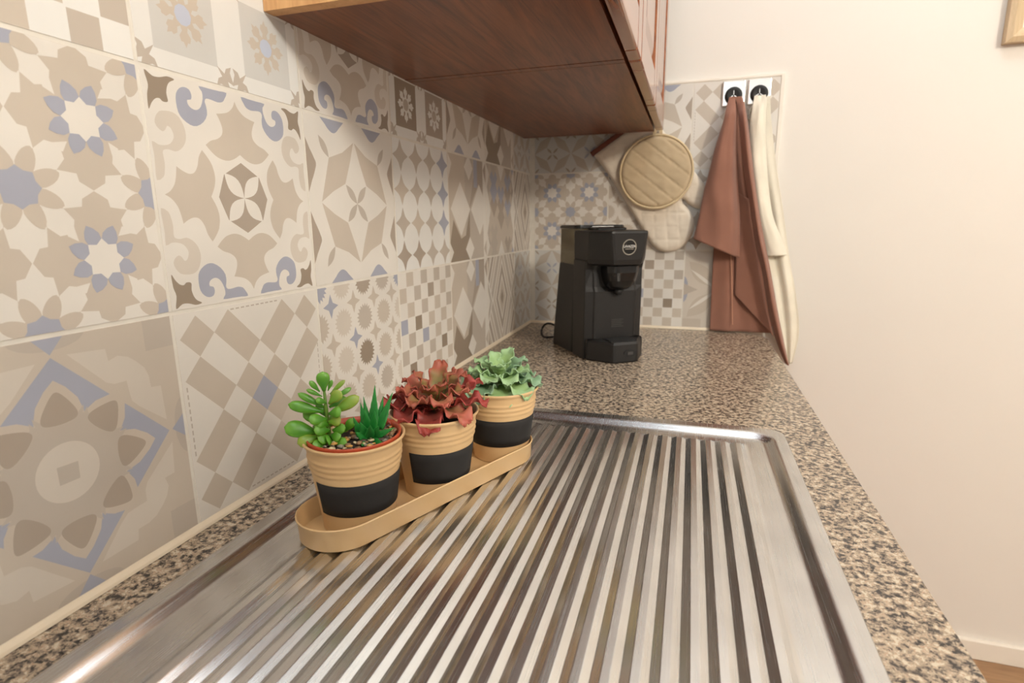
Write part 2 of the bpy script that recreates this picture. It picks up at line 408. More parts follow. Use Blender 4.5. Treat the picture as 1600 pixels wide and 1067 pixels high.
def t_snow(sq='p', fl='t', ce='o', sq2=None):
    out = []
    def flake(cx, cy, c):
        p = []
        for k in range(8):
            a = 45 * k
            for da, r in ((-22.5, .050), (-12, .066), (-19, .090), (-12, .110), (-6, .108), (0, .130), (6, .108), (12, .110), (19, .090), (12, .066)):
                s = 1 if k % 2 == 0 else .98
                p.append((cx + r * s * cos(rad(a + da)), cy + r * s * sin(rad(a + da))))
        out.append((c, p))
    for i in (0, 1):
        for j in (0, 1):
            x, y = .255 + .5 * i, .25 + .5 * j
            out.append(((sq2 or sq) if i else sq, rect(x - .165, y - .168, x + .165, y + .168)))
            flake(x, y, fl if fl != 'w' else 'w'); out.append((ce, circ(x, y, .043, 10)))
    for i in range(3):
        for j in range(3):
            x, y = .505 * i, .5 * j
            for k in range(4):
                a = 45 + 90 * k
                out.append(('g', [(x + r * cos(rad(a + d)), y + r * sin(rad(a + d))) for d, r in ((-60, .02), (-34, .075), (-42, .10), (-22, .095), (-8, .08), (0, .128), (8, .08), (22, .095), (42, .10), (34, .075), (60, .02), (0, .045))]))
    return 'w', out
def t_rhomb():
    out = [('t', rect(.02, 0, .98, 1)), ('g', rect(.40, 0, .62, 1)), ('b', [(.5, .5), (.62, .78), (.75, 1), (.98, 1), (.98, .6), (.78, .76)]),
           ('d', [(.52, .5), (.40, .25), (.28, .22), (.10, .4), (.02, .2), (.02, 0), (.5, 0)]), ('u', rect(.64, .72, .74, 1)), ('g', [(.54, .49), (.80, .24), (.98, .35), (.98, 0), (.6, 0)])]
    for cx in (.285, .79): out.append(('c', [(cx, .755), (cx + .245, .5), (cx, .245), (cx - .24, .5)]))
    for cy in (.9, .115): out.append(('c', [(.51, cy + .12), (.62, cy), (.51, cy - .12), (.39, cy)]))
    for cx in (0, 1):
        out.append(('c', [(cx - .1, 1.1), (cx, 1.0), (cx + (.09 if cx == 0 else -.09), .905), (cx, .75), (cx, .2), (cx + (.09 if cx == 0 else -.09), .1), (cx, 0), (cx - .1, 0)]))
    return 't', out
def t_diam(a='t', b='c', c='b'):
    out = []
    def dm(cx, cy, r, col_): out.append((col_, [(cx - r * .55, cy), (cx, cy + r), (cx + r * .55, cy), (cx, cy - r)]))
    for cx in (0, .5, 1):
        for cy in ((.5,) if cx == .5 else (0, 1)):
            for r, cc in ((.62, b), (.56, a), (.46, b), (.40, c), (.28, b), (.22, a), (.10, 'd')): dm(cx, cy, r, cc)
    for cx in (0, 1):
        for r, cc in ((.30, b), (.24, 'g'), (.14, b)): dm(cx, .5, r, cc)
    return 'g', out
def t_patch():
    rr = random.Random(4); out = []
    for i in range(5):
        for j in range(8):
            cx, cy = i / 4, j / 7
            out.append((rr.choice('gtbgtbu'), [(cx - .125, cy), (cx, cy + .143), (cx + .125, cy), (cx, cy - .143)]))
    out += mirx([('c', [(0, 0), (.10, .12), (.03, .26), (.14, .5), (.03, .74), (.10, .88), (0, 1)])])
    out += [('c', [(.5, .17), (.62, .0), (.38, .0)]), ('c', [(.5, .83), (.62, 1.0), (.38, 1.0)])]
    return 't', out
def t_petal22():
    out = []
    for i in (0, 1):
        for j in (0, 1):
            cx, cy = .25 + .5 * i, .25 + .5 * j
            for a, b in ((1, 1), (-1, 1), (-1, -1), (1, -1)):
                f = lambda p: (cx + a * p[0], cy + b * p[1])
                out.append(('g', [f(p) for p in [(0, .245), (.075, .085), (.245, 0), (.165, .16)]]))
                out.append(('b' if (i + j) % 2 == 0 else 'u', [f(p) for p in lens((.008, .008), (.075, .075), .15)]))
    for i in range(3):
        for j in range(3):
            cx, cy = .5 * i, .5 * j
            for a, b in ((1, 1), (-1, 1), (-1, -1), (1, -1)): out.append(('b', [(cx + a * p[0], cy + b * p[1]) for p in lens((.008, .008), (.07, .07), .15)]))
    return 'p', out
def t_arrow():
    out = []
    for a, b in ((1, 1), (-1, 1), (-1, -1), (1, -1)):
        f = lambda p: (.42 + a * p[0], .5 + b * p[1])
        out.append(('t', [f(p) for p in lens((.04, .04), (.36, .36), .22)])); out.append(('c', [f(p) for p in lens((.0, .0), (.34, .26), .05)]))
        out.append(('l', [f(p) for p in lens((0, .06), (.0, .45), .18)]))
        out.append(('u', [f(p) for p in lens((.36, .0), (.56, .2), .3)]))
    out.append(('t', rect(0, 0, .24, .12))); out.append(('g', circ(.93, .5, .12, 16))); out.append(('g', [(.0, .42), (.18, .5), (.0, .58)]))
    return 'l', out
PRINTS = dict(scroll=t_scroll, star=t_star, rosette=t_rosette, weave=t_weave, petal=t_petal, gears=t_gears, check=t_check, oval=t_oval, snow=t_snow,
              snowb=lambda: t_snow('d', 'w', 'g', 'b'), rhomb=t_rhomb, diam=t_diam, patch=t_patch, petal22=t_petal22, arrow=t_arrow,
              bigcheck=lambda: t_check(8, 9, 'w'))

def clip(poly, u0, v0, u1, v1):
    for ax, lim, sgn in ((0, u0, 1), (0, u1, -1), (1, v0, 1), (1, v1, -1)):
        out = []
        for i in range(len(poly)):
            a, b = poly[i - 1], poly[i]; ia, ib = (a[ax] - lim) * sgn >= 0, (b[ax] - lim) * sgn >= 0
            if ia != ib:
                t = (lim - a[ax]) / (b[ax] - a[ax]); out.append((a[0] + (b[0] - a[0]) * t, a[1] + (b[1] - a[1]) * t))
            if ib: out.append(b)
        poly = out
        if len(poly) < 3: return None
    q = []
    for p in poly:
        if not q or abs(p[0] - q[-1][0]) + abs(p[1] - q[-1][1]) > 1e-6: q.append(p)
    return q if len(q) >= 3 else None
S = .2; GAP = .0010; TH = .0078
def tile_mesh(name, u0=0., u1=1.):
    """one ceramic tile, front towards -Y, corner at the origin; the glaze print is laid on the face"""
    base, polys = PRINTS[name]()
    bm = bmesh.new(); x0, x1, z0, z1 = u0 * S + GAP, u1 * S - GAP, GAP, S - GAP
    box(x0, x1, 0, TH, z0, z1, bm)
    fe = [e for e in bm.edges if all(abs(v.co.y) < 1e-6 for v in e.verts)]
    bmesh.ops.bevel(bm, geom=fe, offset=.0008, segments=2, affect='EDGES')
    nE = len(TK)
    for f in bm.faces: f.material_index = TK.index(base) if abs(f.normal.y) > .9 and f.calc_center_median().y < .001 else nE
    bmesh.ops.recalc_face_normals(bm, faces=bm.faces)
    b0, b1, c0, c1 = (x0 + .0009) / S, (x1 - .0009) / S, (z0 + .0009) / S, (z1 - .0009) / S
    y = -3e-5
    for i, (c, p) in enumerate(polys):
        q = clip(p, b0, c0, b1, c1)
        if not q: continue
        ar = sum(q[k - 1][0] * q[k][1] - q[k][0] * q[k - 1][1] for k in range(len(q)))
        if abs(ar) < 1e-6: continue
        if ar < 0: q = q[::-1]
        y = -1e-5 - 6e-7 * i
        try:
            f = bm.faces.new([bm.verts.new((u * S, y, v * S)) for u, v in q]); f.material_index = TK.index(c)
        except ValueError: pass
    me = bpy.data.meshes.new('tile'); bm.to_mesh(me); bm.free()
    for m in TM: me.materials.append(m)
    me.materials.append(m_edge)
    return me
_tm = {}
def place_tile(name, parent, loc, rz=0., u0=0., u1=1.):
    k = (name, u0, u1)
    if k not in _tm: _tm[k] = tile_mesh(*k)
    o = bpy.data.objects.new('tile', _tm[k]); col.objects.link(o); o.parent = parent; o.location = loc; o.rotation_euler = (0, 0, rz)
    return o

# ------------------------------------------------------------------ room shell
XR, YN = 3.4, -2.9
floor = obj('floor', box(-.12, XR, YN, YB + .12, ZF - .05, ZF), m_floor, kind='structure')
wl = obj('wall_left', box(-.12, -.009, YN, YB + .12, ZF, ZC), m_wall, kind='structure')
wb = obj('wall_back', box(-.009, XR, YB + .009, YB + .12, ZF, ZC), m_wall, kind='structure')
obj('wall_right', box(XR, XR + .1, YN, YB + .12, ZF, ZC), m_room, kind='structure')
obj('wall_front', box(-.12, XR, YN - .1, YN, ZF, ZC), m_room, kind='structure')
obj('ceiling', box(-.12, XR, YN, YB + .12, ZC, ZC + .05), m_ceil, kind='structure')
obj('baseboard_back', box(.66, XR - .005, YB - .004, YB + .009, ZF, ZF + .052, bevel=.003), m_trim, kind='structure')
ZT = Z0 + .6
obj('grout', box(-.009, -.0005, -1.4, YB + .008, .0005, ZT, ), m_grout, wl)
obj('grout', box(-.0005, .604, YB + .0005, YB + .009, .0005, ZT), m_grout, wb)
bm = box(.6042, .613, YB - .001, YB + .009, .0, ZT + .006, bevel=.001); box(-.001, .605, YB - .001, YB + .009, ZT, ZT + .006, bm, bevel=.001)
obj('trim_1', bm, m_trim, kind='structure')
LEFT = {-1: ('rosette', 'star', 'bigcheck'), 0: ('weave', 'scroll', 'snow'), 1: ('gears', 'petal', 'scroll'), 2: ('check', 'oval', 'snowb'),
        3: ('rhomb', 'rhomb', 'petal'), 4: ('diam', 'patch', 'rhomb'), 5: ('petal22', 'diam', 'petal22'),
        -2: ('scroll', 'gears', 'star'), -3: ('oval', 'weave', 'rosette'), -4: ('check', 'petal', 'weave'), -5: ('star', 'snow', 'gears'), -6: ('petal22', 'rosette', 'petal'), -7: ('gears', 'check', 'scroll')}
for k, names in LEFT.items():
    for r, n in enumerate(names):
        place_tile(n, wl, (0, k * S, Z0 + r * S), pi / 2, 0, .75 if k == 5 else 1)
for x0, names, u0, u1 in ((.012, ('petal22', 'star', 'petal22'), 0, 1), (.212, ('check', 'gears', 'petal'), 0, 1), (.412, ('arrow', 'oval', 'weave'), 0, .962)):
    for r, n in enumerate(names): place_tile(n, wb, (x0, YB, Z0 + r * S), 0, u0, u1)
bm = bmesh.new()      # silicone bead along the worktop
loft([[(-.001, y, .0005), (.0035, y, .0005), (.0028, y, .003), (.001, y, .0055), (-.001, y, .0075)] for y in (-1.4, YB)], bm=bm)
loft([[(x, YB + .001, .0005), (x, YB - .0035, .0005), (x, YB - .0028, .003), (x, YB - .001, .0055), (x, YB + .001, .0075)] for x in (.0, .56)], bm=bm)
obj('trim_2', bm, mottled('silicone', srgb(232, 216, 192), .4, .04), kind='structure')

wi = obj('added_window', box(.50, 1.70, YN + .001, YN + .02, .15, 1.35), m_trim, kind='structure')  # unseen window panel and bars, added to go with the cool fill
for a in (.50, 1.075, 1.65): obj('added_sash', box(a, a + .05, YN + .0205, YN + .05, .15, 1.35), m_trim, wi)

obj('lamp_blocker', box(.95, 1.07, -2.0, -.44, ZF, .72), m_room, kind='structure')    # unseen block added to keep the warm lamp off the lower-left tiles

# ------------------------------------------------------------------ granite worktop with a cut-out for the sink
def round_rect(x0, x1, y0, y1, r, n=8):
    out = []
    for cx, cy, a in ((x1 - r, y1 - r, 0), (x0 + r, y1 - r, 90), (x0 + r, y0 + r, 180), (x1 - r, y0 + r, 270)):
        out += [(cx + r * cos(rad(a + 90 * i / n)), cy + r * sin(rad(a + 90 * i / n))) for i in range(n + 1)]
    return out
wt = thing('worktop', 'speckled beige and black granite worktop running along the tiled walls', 'worktop', (.3, 0, -.03))
outer = [(0.0005, -1.4), (.614, -1.4), (.614, 1.068)] + [(.534 + .08 * cos(rad(a)), 1.068 + .08 * sin(rad(a))) for a in range(8, 90, 8)] + [(.534, 1.1488), (0.0005, 1.1488)]
inner = round_rect(.055, .546, -1.1, .408, .02)
bm = bmesh.new()
for lp in (outer, inner):
    vs = [bm.verts.new((x, y, 0)) for x, y in lp]
    for i in range(len(vs)): bm.edges.new((vs[i - 1], vs[i]))
bmesh.ops.triangle_fill(bm, use_beauty=True, edges=bm.edges[:])
r = bmesh.ops.extrude_face_region(bm, geom=bm.faces[:]); 
for v in [g for g in r['geom'] if isinstance(g, bmesh.types.BMVert)]: v.co.z -= .03
o = obj('slab', bm, m_granite, wt); mod_bevel(o, .007, 4, .9)
for p in o.data.polygons: p.use_smooth = False

# base cabinet below the worktop
bc = thing('base_cabinet', 'brown wooden base cabinet under the granite worktop', 'cabinet', (.3, 0, ZF))
bm = bmesh.new(); box(.004, .57, -1.38, -1.36, ZF + .08, -.0305, bm); box(.004, .57, 1.10, 1.12, ZF + .08, -.0305, bm); box(.004, .018, -1.36, 1.10, ZF + .08, -.0305, bm); box(.018, .57, -1.36, 1.10, ZF + .08, ZF + .1, bm)
obj('carcass', bm, m_base, bc); obj('plinth', box(.02, .52, -1.38, 1.12, ZF, ZF + .0795), m_matte, bc)
for i in range(5):
    y0 = -1.38 + .5 * i + .002; d = obj('door', box(.5705, .589, y0, y0 + .496, ZF + .085, -.034, bevel=.002), m_base, bc)
    obj('handle', tube([(.5895, y0 + .44, -.12), (.612, y0 + .44, -.125), (.612, y0 + .44, -.235), (.5895, y0 + .44, -.24)], .004), m_chrome, d, smooth=True)

# ------------------------------------------------------------------ stainless drainer
RX0, RX1, RY0, RY1 = .044, .557, -1.12, .422
def sdf(x, y, x0=RX0, x1=RX1, y0=RY0, y1=RY1, r=.022):
    qx, qy = abs(x - (x0 + x1) / 2) - (x1 - x0) / 2 + r, abs(y - (y0 + y1) / 2) - (y1 - y0) / 2 + r
    return -(math.hypot(max(qx, 0), max(qy, 0)) + min(max(qx, qy), 0) - r)
def smst(a, b, x): t = min(max((x - a) / (b - a), 0), 1); return t * t * (3 - 2 * t)
RIBS = [.5 - .0181 * k for k in range(22)]
HT, HR, HF = .0032, -.0004, -.0038
def ribh(x):
    for c in RIBS:      # gentle rise from the left, flat crest, short drop on the right
        d = x - c
        if -.0068 <= d <= -.0006: return 1.0 - .10 * (d + .0068) / .0062
        if -.0133 < d < -.0068: return (d + .0133) / .0065
        if -.0006 < d < .0048: return .90 * (1 - (d + .0006) / .0054)
    return 0.
def steelh(x, y):
    d = sdf(x, y)
    if d < 0: return None
    lip = HT * min(1., math.sqrt(max(0, 1 - (1 - min(d / .003, 1)) ** 2)) + .12)
    di = sdf(x, y, RX0 + .014, RX1 - .014, RY0 + .014, RY1 - .016, .028)
    z = lip
    if di > 0:
        z = HT + (HF - HT) * smst(0, .015, di)
        e = smst(.3735, .3685, y) * smst(-.262, -.257, y)
        rb = ribh(x)
        zz = HF + (HR - HF) * rb * e
        if di > .014: z = max(z, zz) if rb * e > 0 else z
    db = sdf(x, y, .085, .515, -1.06, -.31, .05)
    if db > -.004: z = min(z, HF) + (-.155) * smst(-.004, .035, db)
    return z
xs = set()
for c in RIBS:
    for d in (-.0133, -.0127, -.0073, -.0068, -.0063, -.0036, -.0011, -.0006, -.0001, .0042, .0048): xs.add(round(c + d, 5))
x = RX0
while x < .105: xs.add(round(x, 5)); x += .0018
x = .509
while x < RX1 + 1e-4: xs.add(round(x, 5)); x += .0016
xs |= {RX0, RX0 + .0004, RX0 + .001, RX1 - .0004, RX1 - .001, RX1}
xs = sorted(xs); ys = set()
y = .355
while y < RY1 + 1e-4: ys.add(round(y, 5)); y += .0016
ys |= {RY1 - .0004, RY1 - .001, RY1}
for i in range(24): ys.add(round(.355 - .0255 * i, 5))
y = -.255
while y > -.42: ys.add(round(y, 5)); y -= .006
for i in range(8): ys.add(round(-.42 - .08 * i, 5))
y = -.99
while y > RY0 - 1e-4: ys.add(round(y, 5)); y -= .006
ys = sorted(a for a in ys if a >= RY0 - 1e-5)
bm = bmesh.new(); grid = {}
def clampcorner(x, y):
    """slide points of the outermost ring onto the rounded outline"""
    d = sdf(x, y)
    if d >= 0: return x, y
    cx = min(max(x, RX0 + .022), RX1 - .022); cy = min(max(y, RY0 + .022), RY1 - .022); v = Vector((x - cx, y - cy)); v = v.normalized() * .022
    return cx + v.x, cy + v.y
for i, x in enumerate(xs):
    for j, y in enumerate(ys):
        X, Y = clampcorner(x, y); z = steelh(X, Y)
        grid[i, j] = bm.verts.new((X, Y, (z if z is not None else .0004)))
for i in range(len(xs) - 1):
    for j in range(len(ys) - 1): bm.faces.new((grid[i, j], grid[i + 1, j], grid[i + 1, j + 1], grid[i, j + 1]))
bmesh.ops.dissolve_degenerate(bm, dist=1e-6, edges=bm.edges[:])
bmesh.ops.remove_doubles(bm, verts=bm.verts[:], dist=2e-5)
for v in bm.verts:   # two small dents in the front rim
    for (dy, dd) in ((.127, .0011), (.092, .0009)):
        q = math.hypot((v.co.x - .556) / .006, (v.co.y - dy) / .006)
        if q < 1 and v.co.x > .54: v.co.z -= dd * (1 - q)
sk = thing('sink_drainer', 'brushed stainless steel sink drainboard with long raised ribs set in the granite', 'sink', (.3, 0, 0))
o = obj('drainboard', bm, m_steel, sk)
for p in o.data.polygons: p.use_smooth = True
try: o.data.set_sharp_from_angle(angle=rad(32))
except Exception: pass
obj('drain', lathe([(.045, -.1575), (.042, -.156), (.03, -.1585), (.0001, -.1585)], (.3, -.68, .001), 32), m_chrome, sk, smooth=True)

# ------------------------------------------------------------------ wall cabinets
def cabinet(y0, y1, doors, label, top=1.28):
    c = thing('wall_cabinet', label, 'cabinet', (.16, (y0 + y1) / 2, .491))
    zb = .491; e = .0012
    obj('bottom_panel', box(.0005, .3265, y0 + .0165, y1 - .0165, zb + .0005, zb + .018), m_under, c)
    for a, b in ((y0 + e / 2, y0 + .016), (y1 - .016, y1 - e / 2)):
        near = a < .16
        obj('side_panel', box(.0005, .3265, a, b, zb, top), m_side if near else m_under, c)
    obj('top_panel', box(.0005, .3265, y0 + .0165, y1 - .0165, top - .018, top), m_under, c)
    obj('back_panel', box(.0005, .006, y0 + .0165, y1 - .0165, zb + .0185, top - .0185), m_under, c)
    n = doors; w_ = (y1 - y0) / n
    for i in range(n):
        a, b = y0 + w_ * i + .0018, y0 + w_ * (i + 1) - .0018; x0, x1 = .3295, .348; st = .052; z0, z1 = zb + .001, top - .002
        bm = bmesh.new()
        box(x0, x1, a, a + st, z0, z1, bm, .0045, 3); box(x0, x1, b - st, b, z0, z1, bm, .0045, 3)
        box(x0, x1 - .0004, a + st - .004, b - st + .004, z0, z0 + st, bm, .0045, 3); box(x0, x1 - .0004, a + st - .004, b - st + .004, z1 - st, z1, bm, .0045, 3)
        d = obj('door', bm, m_door, c)
        pa, pb, pz0, pz1 = a + st - .003, b - st + .003, z0 + st - .003, z1 - st + .003
        s = [[(xx, pa + k, pz0 + k), (xx, pb - k, pz0 + k), (xx, pb - k, pz1 - k), (xx, pa + k, pz1 - k)] for xx, k in ((x0 + .004, 0), (x0 + .009, 0.0), (x0 + .0105, .006), (x0 + .0165, .03), (x0 + .0168, .033))]
        obj('raised_panel', loft(s), m_door, d)
    return c
cabinet(.152, .4665, 1, 'short wooden wall cabinet nearest the camera with a pale side panel', 1.28)
cabinet(.4665, 1.096, 2, 'longer two-door wooden wall cabinet above the coffee machine corner', 1.28)

# ------------------------------------------------------------------ tray and pots
PC = [(.134, .060), (.176, .145), (.214, .249)]
ax = Vector((.39, .92)).normalized(); pp_ = Vector((ax.y, -ax.x)); P1 = Vector(PC[0]) + pp_ * .0028
def stadium(hw, a0, a1, z, n=18):
    out = []
    for i in range(n + 1): t = -pi / 2 + pi * i / n; q = P1 + ax * (a1 + hw * cos(t)) - pp_ * (hw * sin(t)); out.append((q.x, q.y, z))
    for i in range(n + 1): t = pi / 2 + pi * i / n; q = P1 + ax * (a0 + hw * cos(t)) - pp_ * (hw * sin(t)); out.append((q.x, q.y, z))
    return out
tray = thing('plant_tray', 'long rounded tan metal tray holding the three potted succulents on the drainboard', 'tray', (*(P1 + ax * .093), 0))
A0, A1 = -.021, .199; zt = .0002
secs = [stadium(.0378, A0, A1, zt), stadium(.0385, A0, A1, zt + .001), stadium(.0394, A0, A1, zt + .0190), stadium(.0407, A0, A1, zt + .0203), stadium(.0408, A0, A1, zt + .0213), stadium(.0398, A0, A1, zt + .0220), stadium(.0388, A0, A1, zt + .0208), stadium(.0382, A0, A1, zt + .0025), stadium(.0375, A0, A1, zt + .0013)]
o = obj('tray_body', loft(secs), m_tan, tray, smooth=True)
try: o.data.set_sharp_from_angle(angle=rad(50))
except Exception: pass
HP = .0865
def pot_prof(z0):
    zr = lambda t: z0 + HP * t; rr = lambda t: .0332 + (.0446 - .0332) * t
    out = [(.0001, z0 + .0008), (.0318, z0 + .0008), (.0326, z0), (.0336, z0), (.0338, z0 + .001), (.0334, z0 + .002)]
    for i in range(1, 61):
        t = .03 + .90 * i / 60; bump = 0
        for c in (.70, .765, .83): bump += .0013 * math.exp(-((t - c) / .011) ** 2)
        out.append((rr(t) + bump, zr(t)))
    out += [(.0449, zr(.95)), (.0461, zr(.962)), (.0468, zr(.975)), (.0469, zr(.988)), (.0461, zr(1.0)), (.0450, zr(.996)), (.0441, zr(.98)), (rr(.9) - .0012, zr(.9)), (rr(.5) - .0012, zr(.5)), (.0322, z0 + .003), (.0001, z0 + .003)]
    return out
def make_pot(i, label, lab):
    c = PC[i]; z0 = zt + .0016
    t = thing('potted_succulent', label, 'potted plant', (c[0], c[1], z0), group='succulents in matching tan pots')
    pt = obj('pot', lathe(pot_prof(z0), (c[0], c[1], 0), 72), m_tan, t, smooth=True)
    a0, a1, t0, t1 = lab
    f = lambda tt: .0332 + (.0446 - .0332) * tt + .00025
    bm = bmesh.new(); secs = []
    for k in range(25):
        a = rad(a0 + (a1 - a0) * k / 24)
        secs.append([(c[0] + f(tt) * cos(a), c[1] + f(tt) * sin(a), z0 + HP * tt) for tt in (t0, t0 + .1, (t0 + t1) / 2, t1 - .1, t1)])
    loft(secs, closed=False, bm=bm); o = obj('chalkboard_label', bm, m_chalk, pt, smooth=True); o['label'] = 'blank black chalkboard label'; mod_solid(o, .0003, 1)
    return t, Vector((c[0], c[1], z0 + HP))
# the camera sees pot i from this azimuth
def az(i): return math.degrees(math.atan2(CAM.y - PC[i][1], CAM.x - PC[i][0]))
T1, top1 = make_pot(0, 'nearest tan pot with a bright green paddle-leaf succulent, small aloe and terracotta inner pot', (az(0) - 62, az(0) + 82, .235, .60))
T2, top2 = make_pot(1, 'middle tan pot with a reddish wavy-leaved succulent', (az(1) - 42, az(1) + 82, .21, .60))
T3, top3 = make_pot(2, 'farthest tan pot with a pale green frilly succulent', (az(2) - 88, az(2) + 88, .24, .62))

def leaf_mat(name, base, edge, tip=None, rough=.4, sub=.15, power=2.2):
    m = new_mat(name, base, rough); P(m).inputs['Subsurface Weight'].default_value = sub; P(m).inputs['Subsurface Radius'].default_value = (.004, .004, .002)
    uv = N(m, 'ShaderNodeUVMap'); sepx = N(m, 'ShaderNodeSeparateXYZ'); L(m, uv, 'UV', sepx, 'Vector')
    a = N(m, 'ShaderNodeMath', operation='MULTIPLY_ADD'); a.inputs[1].default_value = 2; a.inputs[2].default_value = -1; L(m, sepx, 'X', a, 0)
    b = N(m, 'ShaderNodeMath', operation='ABSOLUTE'); L(m, a, 'Value', b, 0)
    mx = N(m, 'ShaderNodeMath', operation='MAXIMUM'); L(m, b, 'Value', mx, 0); L(m, sepx, 'Y', mx, 1)
    nz = N(m, 'ShaderNodeTexNoise', Scale=90.0, Detail=3.0); mp = coords(m); L(m, mp, 'Vector', nz, 'Vector')
    ad = N(m, 'ShaderNodeMath', operation='MULTIPLY_ADD'); ad.inputs[1].default_value = .7; L(m, nz, 'Fac', ad, 0); L(m, mx, 'Value', ad, 2)
    r = ramp(m, [(.35, base), (.75, tuple((x + y) / 2 for x, y in zip(base, edge))), (1.0, edge)])
    s = N(m, 'ShaderNodeMath', operation='SUBTRACT'); s.inputs[1].default_value = .25; L(m, ad, 'Value', s, 0); L(m, s, 'Value', r, 'Fac'); L(m, r, 'Color', P(m), 'Base Color')
    return m
m_jade = leaf_mat('jade_leaf', srgb(62, 128, 26), srgb(100, 156, 44), rough=.34)
m_jadey = leaf_mat('yellow_green_leaf', srgb(92, 146, 36), srgb(142, 160, 60), rough=.34)
m_aloe = leaf_mat('aloe_leaf', srgb(24, 110, 40), srgb(50, 140, 62), rough=.28)
m_red = leaf_mat('red_edged_leaf', srgb(118, 122, 62), srgb(164, 86, 66), rough=.5)
m_red2 = leaf_mat('deep_red_leaf', srgb(104, 50, 40), srgb(160, 60, 52), rough=.5)
m_coral = leaf_mat('coral_leaf', srgb(140, 112, 72), srgb(184, 96, 78), rough=.5)
m_pale = leaf_mat('pale_green_leaf', srgb(138, 168, 96), srgb(156, 186, 138), rough=.55)
m_pale2 = leaf_mat('grey_green_leaf', srgb(106, 142, 100), srgb(142, 172, 138), rough=.55)
m_stem = mottled('plant_stem', srgb(92, 128, 40), .5, .1, 80)

def set_uv(me, uvs):
    uvl = me.uv_layers.new(name='UVMap')
    for lp in me.loops: uvl.data[lp.index].uv = uvs[lp.vertex_index]
def fat_leaf(base, tip, width, thick, normal, mat, parent, pointy=False, bend=0., teeth=False):
    """plump leaf lofted from base to tip; normal = direction its broad face looks to"""
    b, t = Vector(base), Vector(tip); d = t - b; ln = d.length; d.normalize(); n = Vector(normal); n = (n - d * n.dot(d)).normalized(); s = d.cross(n)
    secs = []; uvs = []; K = 12; n_ = 12
    for i in range(K + 1):
        v = i / K
        if pointy: w_ = width / 2 * (1 - v) ** .75 * (.82 + .5 * sin(pi * min(v * 1.3, 1)) * .5)
        else: w_ = width / 2 * (.30 + .70 * smst(0, .62, v)) * math.sqrt(max(0, 1 - max(0, (v - .66) / .34) ** 2))
        th = thick / 2 * (.75 + .25 * sin(pi * v)) * (1 - .8 * max(0, (v - .75) / .25) if not pointy else (1 - v) ** .6)
        w_ = max(w_, 2e-4); th = max(th, 1.5e-4)
        c = b + d * (ln * v) + n * (bend * ln * (v * v - v) * -1)
        tw = 1.10 if (teeth and i % 2 and i < K) else 1
        secs.append([c + s * (w_ * tw * cos(2 * pi * k / n_)) + n * (th * sin(2 * pi * k / n_)) for k in range(n_)])
        uvs += [(.5 + .5 * cos(2 * pi * k / n_), v) for k in range(n_)]
    o = obj('leaf', loft(secs), mat, parent, smooth=True); set_uv(o.data, uvs); return o
def frill_leaf(base, azim, elev, length, width, mat, parent, seed, curl=.9, cup=.35, ruff=1., freq=3.2, teeth=.5):
    """thin leaf with a wavy toothed rim, arching outwards"""
    rr = random.Random(seed); ph = rr.uniform(0, 6.28); m, n = 14, 12; bm = bmesh.new(); rows = []; uvs = []
    pos = Vector(base); e = elev; out_ = Vector((cos(azim), sin(azim), 0)); side = Vector((-sin(azim), cos(azim), 0)); z = Vector((0, 0, 1))
    for i in range(m + 1):
        v = i / m; d = out_ * cos(e) + z * sin(e); nn = -out_ * sin(e) + z * cos(e)
        if i: pos = pos + d * (length / m)
        e -= curl / m * (.5 + v)
        prof = (.22 + .78 * smst(0, .55, v)) * math.sqrt(max(0.02, 1 - max(0, (v - .68) / .34) ** 2))
        row = []
        for k in range(n + 1):
            u = k / n * 2 - 1; au = abs(u)
            wv = ruff * width * (.17 * au ** 1.5 * sin(freq * 2.1 * v * pi + ph + (1.6 if u > 0 else 0)) + .05 * max(0, v - .7) / .3 * sin(u * 7 + ph)) * smst(.1, .5, v)
            zig = (1 + .045 * teeth * (1 if (i + (k == n)) % 2 else -1) * (1 if k in (0, n) else 0))
            p = pos + side * (u * width / 2 * prof * zig) + nn * (cup * width * .5 * prof * u * u + wv)
            if i == m: p = p + d * (.0012 * teeth * (1 if k % 2 else -1))
            row.append(bm.verts.new(p)); uvs.append(((u + 1) / 2, v))
        rows.append(row)
    for a, b in zip(rows, rows[1:]):
        for k in range(n): bm.faces.new((a[k], a[k + 1], b[k + 1], b[k]))
    bm.verts.index_update()
    o = obj('leaf', bm, mat, parent, smooth=True); set_uv(o.data, uvs); mod_solid(o, .0009); return o

